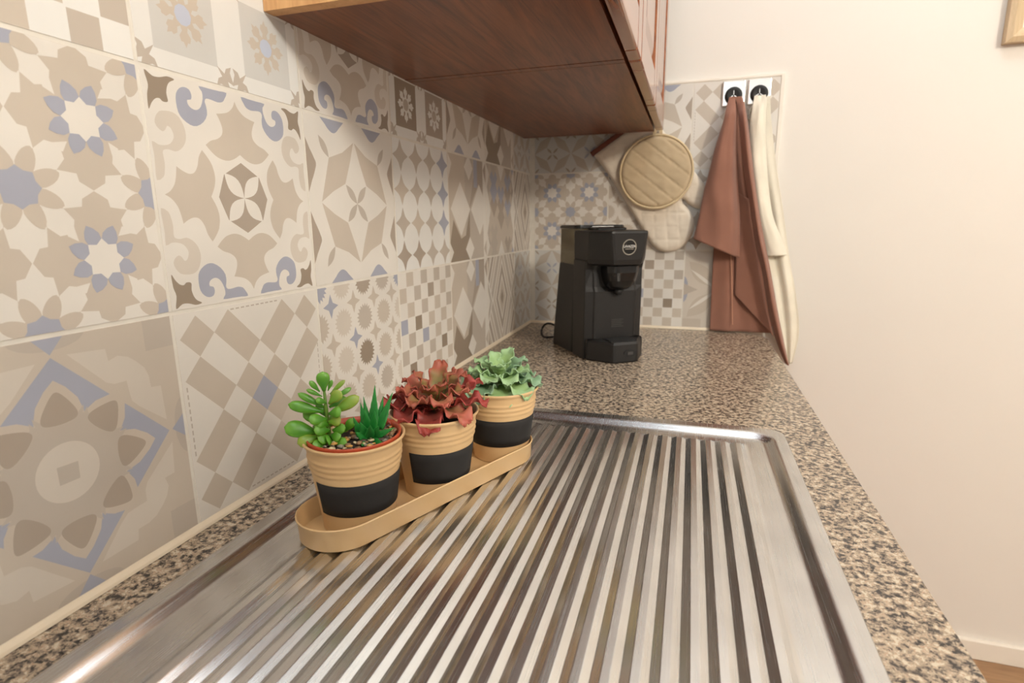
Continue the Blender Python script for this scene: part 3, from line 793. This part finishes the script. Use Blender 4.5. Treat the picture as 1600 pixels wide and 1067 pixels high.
# pot 1: terracotta inner pot, gravel, two succulents
c = PC[0]; zt1 = top1.z
inner = obj('inner_pot', lathe([(.0360, zt1 - .03), (.0400, zt1 - .010), (.0424, zt1 - .0045), (.0432, zt1 + .0008), (.0427, zt1 + .0020), (.0416, zt1 + .0016), (.0404, zt1 - .003), (.0388, zt1 - .012), (.0350, zt1 - .03)], (c[0], c[1], 0), 64), m_terra, T1, smooth=True)
inner['label'] = 'terracotta coloured plastic rim'
obj('soil', lathe([(.0396, zt1 - .007), (.03, zt1 - .0055), (.015, zt1 - .0045), (.0001, zt1 - .0045)], (c[0], c[1], 0), 32), m_soil, T1, smooth=True)
bm = bmesh.new(); rr = random.Random(2)
for k in range(190):
    a, q = rr.uniform(0, 2 * pi), .0385 * math.sqrt(rr.random()); s = rr.uniform(.0015, .0032)
    r0 = len(bm.faces); vs = bmesh.ops.create_icosphere(bm, subdivisions=1, radius=s)['verts']
    M = Matrix.Translation((c[0] + q * cos(a), c[1] + q * sin(a), zt1 - .0036 + rr.uniform(0, .002))) @ Matrix.Rotation(rr.uniform(0, 6), 4, 'Z') @ Matrix.Diagonal((1.35, rr.uniform(.7, 1), rr.uniform(.5, .8), 1))
    mi = rr.choice((0, 0, 1, 1, 2, 3, 4))
    for v in vs: v.co = M @ (v.co * rr.uniform(.9, 1.1))
    bm.faces.ensure_lookup_table()
    for f in bm.faces[r0:]: f.material_index = mi
obj('gravel', bm, m_peb, T1, smooth=True, kind='stuff')
# plane through the pot facing the camera: s to the right, z up, q towards the camera
vd = (Vector((CAM.x - c[0], CAM.y - c[1], 0))).normalized(); sd = Vector((-vd.y, vd.x, 0))
def W1(zx, zy, q=0.):
    """zx, zy in a sketch of the plant: 8800 units to the metre, origin at the soil centre"""
    return Vector((c[0], c[1], zt1 - .003)) + sd * ((zx - 640) / 9300) + Vector((0, 0, 1)) * ((645 - zy) / 8200) + vd * q
jade = obj('stem', tube([W1(440, 665, .002), W1(432, 560, .002), W1(425, 400, .0), W1(420, 250, 0)], [.0022, .002, .0017, .0012]), m_stem, T1, smooth=True)
JL = [((420, 260), (420, 112), 105, 0, 0), ((385, 262), (312, 172), 45, .002, 0), ((452, 262), (492, 182), 34, 0, 0), ((402, 300), (283, 232), 38, .003, 0), ((405, 385), (212, 262), 58, .0, 0),
      ((465, 292), (596, 194), 40, -.001, 1), ((402, 425), (128, 338), 92, .0, 0), ((500, 330), (642, 262), 44, -.003, 0), ((455, 360), (556, 262), 95, .005, 1), ((470, 440), (702, 322), 100, .003, 1),
      ((425, 470), (285, 440), 92, .012, 0), ((345, 575), (84, 500), 135, .004, 0), ((350, 600), (180, 620), 105, .010, 1), ((450, 430), (548, 400), 92, .012, 0), ((440, 560), (320, 520), 95, .013, 0),
      ((425, 650), (300, 628), 85, .017, 0), ((470, 560), (572, 528), 85, .014, 0), ((560, 590), (648, 486), 80, .006, 0), ((450, 655), (575, 630), 90, .018, 0), ((440, 640), (420, 600), 90, .017, 0),
      ((430, 480), (380, 400), 80, -.010, 0), ((430, 560), (520, 480), 90, -.012, 0), ((430, 600), (300, 560), 90, -.012, 0), ((430, 520), (350, 470), 100, .010, 0), ((440, 500), (540, 470), 95, .010, 1), ((430, 600), (350, 600), 100, .015, 0), ((450, 600), (530, 590), 100, .015, 0), ((425, 420), (340, 380), 70, -.004, 0), ((430, 350), (350, 310), 55, .005, 0), ((450, 400), (600, 350), 75, -.008, 0), ((430, 540), (230, 440), 85, -.008, 0)]
for (a, b, w_, q, y_) in JL:
    fat_leaf(W1(*a, q * .4), W1(*b, q), w_ / 8800, w_ / 8800 * .34 + .0006, vd + Vector((0, 0, .55)), m_jadey if y_ else m_jade, jade, bend=.12)
al = obj('stem', tube([W1(760, 665, .004), W1(765, 600, .004), W1(770, 520, .004)], .0025), m_stem, T1, smooth=True)
AL = [((800, 600), (838, 248), 92, -.002, 0), ((850, 590), (982, 312), 80, .0, 0), ((850, 560), (905, 350), 66, -.006, 0), ((760, 560), (738, 338), 60, -.006, 0), ((735, 560), (708, 372), 60, -.002, 0),
      ((820, 640), (976, 566), 66, .010, 0), ((700, 640), (640, 462), 80, .004, 0), ((760, 600), (738, 400), 86, .010, 0), ((790, 600), (820, 420), 86, .010, 0), ((740, 640), (690, 480), 92, .014, 0), ((800, 640), (842, 520), 92, .016, 0),
      ((770, 640), (770, 500), 92, .018, 0), ((740, 655), (652, 560), 100, .014, 0), ((770, 690), (860, 640), 130, .021, 0), ((770, 690), (690, 640), 130, .021, 0)]
for (a, b, w_, q, _) in AL:
    fat_leaf(W1(*a, .004 + q * .3), W1(*b, .004 + q), w_ / 8600, w_ / 8600 * .38, vd + Vector((0, 0, .7)), m_aloe, al, pointy=True, bend=-.10, teeth=True)

# pots 2 and 3: dark soil and frilly rosettes
def frilly(i, T, top, specs, mats, zoff=-.004, sc_=1.):
    c = PC[i]
    obj('soil', lathe([(.0420, top.z - .009), (.03, top.z - .006), (.012, top.z - .003), (.0001, top.z - .002)], (c[0], c[1], 0), 32), m_soil, T, smooth=True)
    st = obj('stem', tube([(c[0], c[1], top.z - .006), (c[0], c[1], top.z + .006), (c[0] + .001, c[1], top.z + .016)], [.004, .0035, .002]), m_stem, T, smooth=True)
    for k, (a, e, ln, w_, z, mi, curl, ruff) in enumerate(specs):
        b = (c[0] + .003 * cos(rad(a)), c[1] + .003 * sin(rad(a)), top.z + z)
        frill_leaf(b, rad(a), rad(e), ln * sc_, w_ * sc_, mats[mi], st, 10 * i + k, curl=curl, ruff=ruff)
A2 = az(1)
frilly(1, T2, top2, [   # azimuth from the camera direction, elevation, length, width, base height, material, curl, ruffle
    (A2 - 8, 12, .050, .026, -.001, 1, .9, 1.3), (A2 + 38, 16, .052, .027, 0, 2, .8, 1.2), (A2 + 72, 24, .056, .026, 0, 1, .6, 1.3), (A2 + 105, 36, .056, .026, .001, 1, .5, 1.3), (A2 + 140, 30, .050, .026, 0, 1, .8, 1.2),
    (A2 - 50, 14, .052, .027, 0, 1, .8, 1.3), (A2 - 82, 20, .055, .028, 0, 1, .7, 1.2), (A2 - 112, 28, .050, .026, 0, 1, .7, 1.2), (A2 - 145, 30, .050, .025, 0, 1, .8, 1.2), (A2 + 178, 34, .048, .025, 0, 0, .8, 1.2),
    (A2 + 15, 34, .040, .024, .006, 2, .9, 1.2), (A2 - 35, 36, .040, .024, .006, 0, .9, 1.2), (A2 - 80, 42, .040, .024, .006, 2, .7, 1.2), (A2 + 62, 42, .042, .024, .006, 0, .7, 1.2), (A2 + 118, 50, .046, .023, .006, 0, .5, 1.2), (A2 - 125, 48, .042, .022, .006, 2, .6, 1.2),
    (A2 + 160, 64, .046, .020, .008, 0, .4, 1.1), (A2 + 95, 68, .040, .018, .008, 0, .4, 1.), (A2 - 20, 60, .028, .018, .010, 0, .7, 1.), (A2 - 100, 70, .036, .016, .010, 0, .4, 1.), (A2 + 40, 66, .026, .016, .010, 0, .5, 1.)],
    [m_red, m_red2, m_coral])
A3 = az(2)
frilly(2, T3, top3, [
    (A3 + 2, 6, .044, .030, .001, 0, 1.5, .9), (A3 + 42, 14, .046, .030, .001, 0, 1.1, .9), (A3 + 82, 20, .048, .032, .001, 1, .9, .9), (A3 + 120, 26, .046, .030, .001, 1, .8, .9), (A3 + 158, 26, .044, .028, .001, 1, .8, .9),
    (A3 - 40, 12, .048, .032, .001, 1, 1.2, .9), (A3 - 80, 16, .050, .032, .001, 1, 1.0, .9), (A3 - 118, 26, .046, .030, .001, 0, .9, .9), (A3 - 158, 26, .044, .028, .001, 1, .8, .9),
    (A3 + 20, 32, .036, .026, .006, 0, 1.0, .8), (A3 - 25, 34, .034, .026, .006, 0, 1.0, .8), (A3 + 66, 42, .038, .026, .006, 0, .8, .8), (A3 - 72, 40, .038, .026, .006, 0, .8, .8), (A3 + 112, 50, .040, .026, .006, 1, .6, .8), (A3 - 115, 52, .038, .024, .006, 0, .6, .8), (A3 + 178, 52, .040, .024, .006, 0, .6, .8),
    (A3 + 140, 70, .040, .020, .008, 0, .5, .8), (A3 - 10, 62, .026, .018, .010, 0, .6, .8), (A3 + 60, 70, .024, .014, .010, 0, .4, .8), (A3 - 70, 66, .026, .016, .010, 0, .5, .8), (A3 - 150, 72, .034, .018, .008, 0, .4, .8)],
    [m_pale, m_pale2])

# ------------------------------------------------------------------ capsule coffee machine (local: x across, -y forwards, z up)
MR = math.atan2(.582, .813)
cm = thing('coffee_machine', 'black capsule coffee machine with smoked water tank in the far worktop corner', 'coffee machine', (.122, .90, .0005), MR)
def rr_sec(w0, w1, a0, a1, z, r=.012, n=5, cham=0., r2=None):
    """plan section, a measured forwards; cham cuts the two front corners"""
    pts = []
    for cx, cy, s, q in ((w0 + r, -a0 - r, 90, r),): pass
    def arc(cx, cy, q, s): return [(cx + q * cos(rad(s + 90 * i / n)), cy + q * sin(rad(s + 90 * i / n)), z) for i in range(n + 1)]
    pts += arc(w1 - r, -a0 - r, r, 0) + arc(w0 + r, -a0 - r, r, 90)
    q = r2 if r2 is not None else r
    if cham:
        cw, ca = cham
        pts += [(w0, -(a1 - ca) + .001, z), (w0 + .0008, -(a1 - ca) - .003, z)] + [(w0 + cw - .004, -a1 + .004, z), (w0 + cw - .001, -a1 + .0012, z), (w0 + cw + .004, -a1, z)] + [((w0 + w1) / 2, -a1, z)]
        pts += [(w1 - cw - .004, -a1, z), (w1 - cw + .001, -a1 + .0012, z), (w1 - cw + .004, -a1 + .004, z)] + [(w1 - .0008, -(a1 - ca) - .003, z), (w1, -(a1 - ca) + .001, z)]
    else:
        pts += arc(w0 + q, -a1 + q, q, 180) + arc(w1 - q, -a1 + q, q, 270)
    return pts
W = .131
obj('rear_housing', loft([rr_sec(.002, W - .002, -.004, .1165, .0, .012), rr_sec(.002, W - .002, -.002, .1165, .02, .012), rr_sec(.008, W - .008, .018, .1165, .188, .012), rr_sec(.009, W - .009, .019, .1165, .190, .012)]), m_black, cm, local=True, smooth=False)
tk = obj('water_tank', loft([rr_sec(.009, W - .009, .019, .1165, .1905, .012), rr_sec(.009, W - .009, .022, .1165, .265, .012)]), m_smoke, cm, local=True)
obj('tank_lid', loft([rr_sec(.007, W - .007, .020, .1165, .2655, .013), rr_sec(.007, W - .007, .020, .1165, .270, .013), rr_sec(.010, W - .010, .023, .1165, .2725, .012)]), m_gloss, cm, local=True)
b_ = obj('body', loft([rr_sec(.0, W, .117, .184, .0, .006, cham=(.020, .012)), rr_sec(.0, W, .117, .187, .140, .006, cham=(.020, .012)), rr_sec(.0, W, .117, .182, .150, .006, cham=(.020, .008)), rr_sec(.0, W, .117, .180, .185, .006, cham=(.020, .006)), rr_sec(.0, W, .117, .186, .2025, .006, cham=(.020, .006))]), m_black, cm, local=True)
hd = obj('head', loft([rr_sec(.010, W - .010, .1175, .226, .1935, .006, cham=(.034, .044)), rr_sec(.003, W - .003, .1175, .231, .1970, .006, cham=(.034, .048)), rr_sec(.001, W - .001, .1175, .233, .206, .006, cham=(.034, .048)), rr_sec(0, W, .1175, .237, .257, .006, cham=(.028, .045)), rr_sec(.001, W - .001, .1185, .2365, .2605, .006, cham=(.028, .045)), rr_sec(.006, W - .006, .122, .231, .2622, .006, cham=(.028, .045))]), m_black, cm, local=True)
bm = bmesh.new()
secs = []
for z, hw, a1, r in ((.1930, .034, .228, .02), (.180, .033, .2275, .02), (.164, .030, .224, .02), (.152, .024, .216, .016), (.146, .018, .209, .013)):
    secs.append(rr_sec(.066 - hw, .066 + hw, .176, a1, z, .006, r2=r * .9))
obj('brew_unit', loft(secs), m_gloss, cm, local=True)
obj('coffee_spout', lathe([(.009, .146), (.0085, .136), (.006, .134), (.0001, .134)], (.066, -.196, 0), 20, cap=True), m_matte, cm, local=True, smooth=True)
bs = obj('drip_base', loft([rr_sec(.002, W - .002, .1845, .234, .0, .003, cham=(.038, .050)), rr_sec(.001, W - .001, .1845, .235, .003, .003, cham=(.038, .050)), rr_sec(.001, W - .001, .1845, .234, .037, .003, cham=(.038, .050)), rr_sec(.004, W - .004, .1855, .231, .042, .003, cham=(.038, .050))]), m_black, cm, local=True)
bm = box(.036, .096, -.227, -.188, .0422, .0436, bevel=.0006)
for k in range(5): box(.040, .092, -.2235 + .0065 * k, -.2205 + .0065 * k, .0437, .0447, bm)
obj('drip_grid', bm, m_matte, bs, local=True)
obj('front_slot', loft([[(.075 + (.0145 if abs(cos(t)) > .5 else .0145) * cos(t) * 1.0, -.2353 - q, .0195 + .0078 * sin(t)) for t in [2 * pi * i / 24 for i in range(24)]] for q in (0, .0006)]), m_matte, bs, local=True)
obj('slot_insert', box(.069, .081, -.2368, -.2362, .0165, .0225, bevel=.0002), m_dimprint, bs, local=True)
obj('lever', loft([rr_sec(.030, W - .030, .120, .165, .2624, .008), rr_sec(.030, W - .030, .120, .165, .2665, .008), rr_sec(.034, W - .034, .124, .161, .2682, .008)]), m_gloss, cm, local=True)
obj('lever_trim', box(.040, .090, -.124, -.1195, .2684, .2698, bevel=.0005), m_chrome, cm, local=True)
# badge on the head, tilted with its front face
bz, bw = .2305, .0655
def front_y(z): return -(.233 + (z - .206) / (.257 - .206) * .004)
def badge_ring(r, off, n=40): return [(bw + r * cos(2 * pi * i / n), front_y(bz + r * sin(2 * pi * i / n)) - off, bz + r * sin(2 * pi * i / n)) for i in range(n)]
bd = obj('badge', loft([badge_ring(.0152, 0), badge_ring(.0152, .0006), badge_ring(.0138, .0006), badge_ring(.0136, .0003)], cap1=False), m_greyprint, hd, local=True)
obj('badge_disc', loft([badge_ring(.0136, .0001), badge_ring(.0136, .0003)]), m_gloss, hd, local=True)
def text_mesh(body, size, bold=0.):
    cu = bpy.data.curves.new('lettering', 'FONT'); cu.body = body; cu.size = size; cu.align_x = 'CENTER'; cu.align_y = 'CENTER'; cu.extrude = .00008; cu.offset = bold
    t = bpy.data.objects.new('lettering', cu); col.objects.link(t); dg = bpy.context.evaluated_depsgraph_get()
    me = bpy.data.meshes.new_from_object(t.evaluated_get(dg)); bpy.data.objects.remove(t); return me
tilt = Matrix.Rotation(pi / 2 + math.atan2(.004, .051), 4, 'X')
for body, size, dz, m, bold, sx in (('LAVAZZA', .0070, .0014, m_white, .00008, .86), ('A MODO MIO', .0030, -.0036, m_greyprint, .00004, 1.)):
    me = text_mesh(body, size, bold); me.transform(Matrix.Diagonal((sx, 1, 1, 1))); me.transform(Matrix.Translation((bw, front_y(bz + dz) - .0007, bz + dz)) @ tilt)
    obj('lettering', me, m, hd, local=True)
for k in range(5):      # faint block of print on the column
    obj('print_line', box(.056, .084 - .004 * (k % 2), -.1866 - .0012, -.1866 - .0009, .066 + .0036 * k, .0672 + .0036 * k), m_dimprint, b_, local=True)
pc = [(.105, .955, .004), (.088, .962, .0045), (.073, .975, .010), (.066, .992, .022), (.068, 1.008, .036), (.082, 1.016, .044), (.098, 1.008, .042), (.112, .985, .036), (.124, .962, .03), (.132, .945, .03)]
pc = [(.140, .925, .03), (.125, .935, .034), (.107, .942, .038), (.094, .945, .034), (.087, .944, .022), (.088, .94, .010), (.098, .936, .0045), (.12, .955, .004), (.15, 1.02, .004), (.17, 1.08, .004), (.18, 1.135, .0045)]
o = obj('power_cable', tube(spline(pc, 6), .0027, 10), m_gloss, cm, smooth=True)

# ------------------------------------------------------------------ towel holders
def holder(cx, label):
    yw = YB - .0003; zc = .5735
    t = thing('towel_holder', label, 'towel holder', (cx, yw, .546), group='square push-in towel holders')
    obj('plate', box(cx - .0245, cx + .0245, yw - .006, yw, .546, .601, bevel=.0015), m_chrome, t)
    p = obj('rubber_grip', lathe([(.0195, .0061), (.0195, .0095), (.0175, .0125), (.012, .0128), (.0060, .0105), (.0001, .0100)], (cx, yw, .568), 36, axis='y'), m_matte, t, smooth=True)
    bm = bmesh.new()
    for k in range(3):
        a = rad(90 + 120 * k); d = Vector((cos(a), 0, sin(a))); n = Vector((-sin(a), 0, cos(a)))
        c0 = Vector((cx, yw - .0115, .568)); loft([[c0 + d * q + n * s, c0 + d * q - n * s, c0 + d * q - n * s + Vector((0, -.0016, 0)), c0 + d * q + n * s + Vector((0, -.0016, 0))] for q, s in ((.0015, .0009), (.011, .0004))], bm=bm)
    obj('grip_flap', bm, m_chrome, p)
holder(.5025, 'left chrome and black push-in holder with the brown towel')
holder(.5585, 'right chrome and black push-in holder with the cream towel')

# ------------------------------------------------------------------ towels
def interp(pts, z):
    if z >= pts[0][1]: return pts[0][0]
    for (x0, z0), (x1, z1) in zip(pts, pts[1:]):
        if z0 >= z >= z1: return x0 + (x1 - x0) * (z0 - z) / max(z0 - z1, 1e-6)
    return pts[-1][0]
def sheet(Lp, Rp, yfn, nu=28, nv=60):
    """cloth between two edge curves, both given as (x, z) from top to bottom"""
    Ls = spline([(a, 0, b) for a, b in Lp], 8); Rs = spline([(a, 0, b) for a, b in Rp], 8)
    def at(sp_, t):
        f = t * (len(sp_) - 1); i = min(int(f), len(sp_) - 2); return sp_[i].lerp(sp_[i + 1], f - i)
    secs = []
    for j in range(nv + 1):
        v = j / nv; a, b = at(Ls, v), at(Rs, v)
        secs.append([Vector((a.x + (b.x - a.x) * k / nu, yfn(k / nu, v), a.z + (b.z - a.z) * k / nu)) for k in range(nu + 1)])
    return loft(secs, closed=False)
bt = thing('towel', 'brown cotton towel hanging from the left holder down past the worktop', 'towel', (.55, 1.12, 0), group='kitchen towels')
fz = lambda x, z, s=18, a=.003: a * noise.noise(Vector((x * s, z * s * .35, s)))
o = obj('front_layer', sheet([(.493, .563), (.487, .535), (.481, .5), (.468, .449), (.457, .391), (.448, .347), (.441, .295), (.430, .236)], [(.506, .563), (.508, .538), (.511, .503), (.518, .418), (.527, .345), (.533, .301), (.537, .248), (.541, .189)],
    lambda u, v: 1.129 - smst(0, .25, v) * .022 - .016 * smst(0, .5, v) * sin(pi * min(1, u * 1.05)) ** .8 + .014 * smst(.75, 1, u) * smst(.1, .6, v) + fz(u * .2, v, 14, .006) * smst(.05, .4, v)), m_brown, bt, smooth=True); mod_solid(o, .0016)
o = obj('back_layer', sheet([(.494, .55), (.488, .48), (.483, .38), (.481, .302), (.480, .201), (.481, .113), (.483, .003)], [(.515, .55), (.535, .48), (.56, .38), (.576, .301), (.605, .202), (.626, .117), (.628, .0035)],
    lambda u, v: 1.1425 - .003 * smst(.1, .5, v) - .005 * smst(.3, 1, v) * (sin(u * 5.2 + .4) ** 2) + .0015 * sin(u * 17) * smst(.2, .8, v), 40), m_brown, bt, smooth=True); mod_solid(o, .0016)
o = obj('side_fold', sheet([(.505, .563), (.512, .539), (.517, .504), (.53, .418), (.554, .315), (.572, .226), (.591, .165), (.612, .072), (.636, -.006), (.662, -.064)], [(.520, .563), (.528, .538), (.535, .503), (.551, .417), (.571, .315), (.589, .241), (.609, .165), (.635, .058), (.657, -.021), (.671, -.068)],
    lambda u, v: 1.130 - .024 * smst(0, .3, v) - .018 * sin(pi * u) * smst(0, .3, v) + .008 * smst(.8, 1, v) * u + fz(u * .2 + 3, v, 12, .005)), m_brown, bt, smooth=True); mod_solid(o, .0016)
o = obj('inner_flap', sheet([(.518, .35), (.528, .25), (.534, .16), (.536, .098)], [(.552, .33), (.575, .22), (.602, .10), (.634, -.004)],
    lambda u, v: 1.131 - .004 * sin(pi * u) + .002 * (1 - u), 16, 30), m_brown, bt, smooth=True); mod_solid(o, .0016)
o = obj('hem_stitching', tube([(.521, 1.1305, .195), (.526, 1.1295, .15), (.531, 1.1285, .09), (.5365, 1.1285, .022)], .0009, 6), m_stitch, bt); o['label'] = 'pale stitched hem line'
ct = thing('towel', 'cream cotton towel hanging from the right holder against the painted wall', 'towel', (.61, 1.12, 0), group='kitchen towels')
o = obj('front_layer', sheet([(.548, .563), (.545, .54), (.542, .49), (.549, .404), (.565, .301), (.586, .23), (.598, .195)], [(.572, .563), (.574, .54), (.575, .49), (.585, .404), (.604, .301), (.628, .24), (.646, .197)],
    lambda u, v: 1.133 - .012 * smst(0, .3, v) - .012 * sin(pi * u) * smst(0, .4, v) + fz(u * .2 + 7, v, 12, .005)), m_cream, ct, smooth=True); mod_solid(o, .0016)
o = obj('back_layer', sheet([(.562, .558), (.556, .49), (.562, .404), (.58, .301), (.600, .195), (.622, .102), (.640, .015), (.664, -.068)], [(.582, .563), (.590, .5), (.609, .402), (.631, .3), (.653, .195), (.675, .104), (.690, .01), (.682, -.071)],
    lambda u, v: 1.139 - .010 * smst(.1, .6, v) * (.5 + .5 * sin(u * 11 + .6)) - .006 * smst(.2, 1, v) + fz(u * .2 + 9, v, 10, .006) * smst(.05, .3, v), 40), m_cream, ct, smooth=True); mod_solid(o, .0016)
o = obj('hanging_loop', tube([(.549, 1.136, .548), (.541, 1.135, .532), (.538, 1.134, .515), (.543, 1.133, .505), (.549, 1.134, .512), (.548, 1.135, .528)], .0022, 8), m_cream, ct, smooth=True)

# ------------------------------------------------------------------ oven mitt and pot holder (hanging, quilted)
def inside(poly, x, z):
    r = False; n = len(poly)
    for i in range(n):
        (x0, z0), (x1, z1) = poly[i - 1], poly[i]
        if (z0 > z) != (z1 > z) and x < (x1 - x0) * (z - z0) / (z1 - z0) + x0: r = not r
    return r
def edist(poly, x, z):
    best = 9; p = Vector((x, z))
    for i in range(len(poly)):
        a, b = Vector(poly[i - 1]), Vector(poly[i]); d = b - a; t = min(max((p - a).dot(d) / max(d.length_squared, 1e-12), 0), 1); best = min(best, (a + d * t - p).length)
    return best
def puffy(outline, y0, thick, R, groove, step=.0035):
    pts = [Vector(p) for p in outline]; n = len(pts); x0, x1 = min(p.x for p in pts), max(p.x for p in pts); z0, z1 = min(p.y for p in pts), max(p.y for p in pts)
    edges = [(i, (i + 1) % n) for i in range(n)]; ins = []
    x = x0
    while x < x1:
        z = z0
        while z < z1:
            jx, jz = x + random.uniform(-.1, .1) * step, z + random.uniform(-.1, .1) * step
            if inside(outline, jx, jz) and edist(outline, jx, jz) > step * .5: ins.append(Vector((jx, jz)))
            z += step
        x += step
    vv, ee, ff, *_ = delaunay_2d_cdt(pts + ins, edges, [], 1, 1e-6)
    bm = bmesh.new(); F_s = []
    fr = []; bk = []
    for v in vv:
        d = edist(outline, v.x, v.y); k = min(d / R, 1); h = thick * math.sqrt(max(0, 1 - (1 - k) ** 2)) + .0012 * noise.noise(Vector((v.x * 55, v.y * 55, 1))) * min(k * 2, 1) - groove(v.x, v.y) * smst(.0, .006, d)
        fr.append(bm.verts.new((v.x, y0 - max(h, .0004), v.y)))
    for f in ff: bm.faces.new([fr[i] for i in f])
    edge = [e for e in bm.edges if len(e.link_faces) == 1]
    r = bmesh.ops.extrude_edge_only(bm, edges=edge); nv = [g for g in r['geom'] if isinstance(g, bmesh.types.BMVert)]
    for v in nv: v.co.y = y0
    ne = [g for g in r['geom'] if isinstance(g, bmesh.types.BMEdge) and all(v in nv for v in g.verts)]
    bmesh.ops.holes_fill(bm, edges=ne)
    return bm
def quilt(lines, depth, wid=.0022):
    def g(x, z):
        h = 0
        for (px, pz, nx, nz) in lines:
            d = abs((x - px) * nx + (z - pz) * nz); h = max(h, depth * math.exp(-(d / wid) ** 2))
        return h
    return g
mo = [(.171, .447), (.181, .438), (.21, .401), (.245, .349), (.274, .304), (.30, .262), (.322, .229), (.34, .210), (.361, .202), (.385, .204), (.408, .217), (.425, .241), (.431, .268), (.427, .288), (.415, .308), (.402, .322), (.398, .331), (.404, .331), (.418, .318), (.436, .309), (.452, .311), (.461, .327), (.460, .345), (.450, .365), (.433, .388), (.410, .415), (.385, .448), (.350, .492), (.312, .541)]
mo = [(p.x, p.y) for p in spline([(a, b, 0) for a, b in mo], 3, False)][:-1] + [(.312, .541), (.24, .494)]
mt = thing('oven_mitt', 'cream quilted oven mitt hanging behind the round pot holder', 'oven mitt', (.30, YB, .20))
ql = [(.30 + .0, .20 + .033 * k, 0, 1) for k in range(12)] + [(.18 + .030 * k, .3, 1, .12) for k in range(12)]
o = obj('mitt', puffy(mo, 1.1435, .0125, .014, quilt(ql, .0016, .0014)), m_mitt, mt, smooth=True)
cu = Vector((.83, .557)).normalized(); cn = Vector((-cu.y, cu.x)); c0 = Vector((.1695, .4475)); c1 = Vector((.3135, .5425))
bm = loft([[(q.x + cn.x * k - cu.x * 0, y, q.y + cn.y * k) for k, y in ((-.0045, 1.1440), (-.0045, 1.1305), (.0035, 1.1290), (.0075, 1.1305), (.0080, 1.1440))] for q in (c0, c0.lerp(c1, .33), c0.lerp(c1, .66), c1)])
o = obj('cuff_binding', bm, m_rust, mt, smooth=False); o['label'] = 'rust brown cuff binding'
obj('hanging_loop', tube([(.300, 1.1370, .530), (.310, 1.136, .556), (.322, 1.136, .560), (.322, 1.136, .548), (.308, 1.137, .536)], .002, 8), m_rust, mt, smooth=True)
ph = thing('pot_holder', 'round beige quilted pot holder hanging in front of the oven mitt', 'pot holder', (.333, YB, .31))
HC = (.3325, .399); HRr = .0875
dn = Vector((sin(rad(38)), cos(rad(38))))
ql = [(HC[0] + dn.x * k, HC[1] + dn.y * k, dn.x, dn.y) for k in (-.058, -.026, .007, .041, .072)]
o = obj('pad', puffy([(HC[0] + HRr * cos(2 * pi * i / 64), HC[1] + HRr * sin(2 * pi * i / 64)) for i in range(64)], 1.128, .012, .012, quilt(ql, .0026, .0016)), m_hold, ph, smooth=True)
bm = bmesh.new(); secs = []
for i in range(72):
    t = 2 * pi * i / 72; secs.append([(HC[0] + (HRr + .0032 * cos(q)) * cos(t), 1.1225 + .0052 * sin(q), HC[1] + (HRr + .0032 * cos(q)) * sin(t)) for q in [2 * pi * k / 10 for k in range(10)]])
secs.append(secs[0]); loft(secs, cap0=False, cap1=False, bm=bm); bmesh.ops.remove_doubles(bm, verts=bm.verts[:], dist=1e-6)
obj('binding', bm, m_bind, ph, smooth=True)
bm = loft([[(x_, 1.1215, z_), (x_ + .0075 * s, 1.1205, z_), (x_ + .0075 * s, 1.1185, z_), (x_, 1.1175, z_)] for x_, z_, s in ((.322, .483, 1), (.322, .50, 1), (.324, .515, 1), (.330, .522, .6), (.336, .522, .6), (.3425, .515, -1), (.3445, .50, -1), (.3445, .483, -1))])
obj('hanging_loop', bm, m_bind, ph)
for hx, hz, y1, lab in ((.318, .553, 1.132, 'small chrome hook behind the cabinet holding the oven mitt'), (.3333, .520, 1.112, 'small chrome hook behind the cabinet edge holding the round pot holder')):
    h = thing('wall_hook', lab, 'hook', (hx, YB, hz))
    obj('back_plate', lathe([(.008, .0004), (.008, .003), (.006, .004), (.0001, .004)], (hx, YB - .0004, hz + .004), 20, axis='y', cap=False), m_chrome, h, smooth=True)
    obj('peg', tube([(hx, YB - .003, hz + .003), (hx, y1, hz - .003), (hx, y1 - .006, hz), (hx, y1 - .008, hz + .008)], .0017, 8), m_chrome, h, smooth=True)

# ------------------------------------------------------------------ framed picture on the painted wall
x0, x1, z0, z1 = 1.022, 1.422, .633, 1.13; fw = .028; yw = YB + .0085
pf = thing('picture_frame', 'pale wooden picture frame high on the painted wall at the right', 'picture frame', ((x0 + x1) / 2, yw, z0))
m_frame = wood('pale_frame_wood', srgb(196, 170, 134), srgb(220, 196, 162), sx=(14, 14, 2), rough=.4)
def bar(a, b, ia, ib):
    # mitred frame rail between outer points a,b and inner points ia,ib
    prof = ((0, 0.), (0, .018), (.35, .022), (.75, .016), (1, .012), (1, 0.))
    return loft([[(p[0] + (q[0] - p[0]) * t, yw - d, p[1] + (q[1] - p[1]) * t) for t, d in prof] for p, q in ((a, ia), (b, ib))])
O_ = [(x0, z0), (x1, z0), (x1, z1), (x0, z1)]; I_ = [(x0 + fw, z0 + fw), (x1 - fw, z0 + fw), (x1 - fw, z1 - fw), (x0 + fw, z1 - fw)]
for k in range(4): obj('frame_rail', bar(O_[k], O_[(k + 1) % 4], I_[k], I_[(k + 1) % 4]), m_frame, pf)
obj('mat_board', box(x0 + fw - .004, x1 - fw + .004, yw - .0105, yw - .004, z0 + fw - .004, z1 - fw + .004), m_trim, pf)
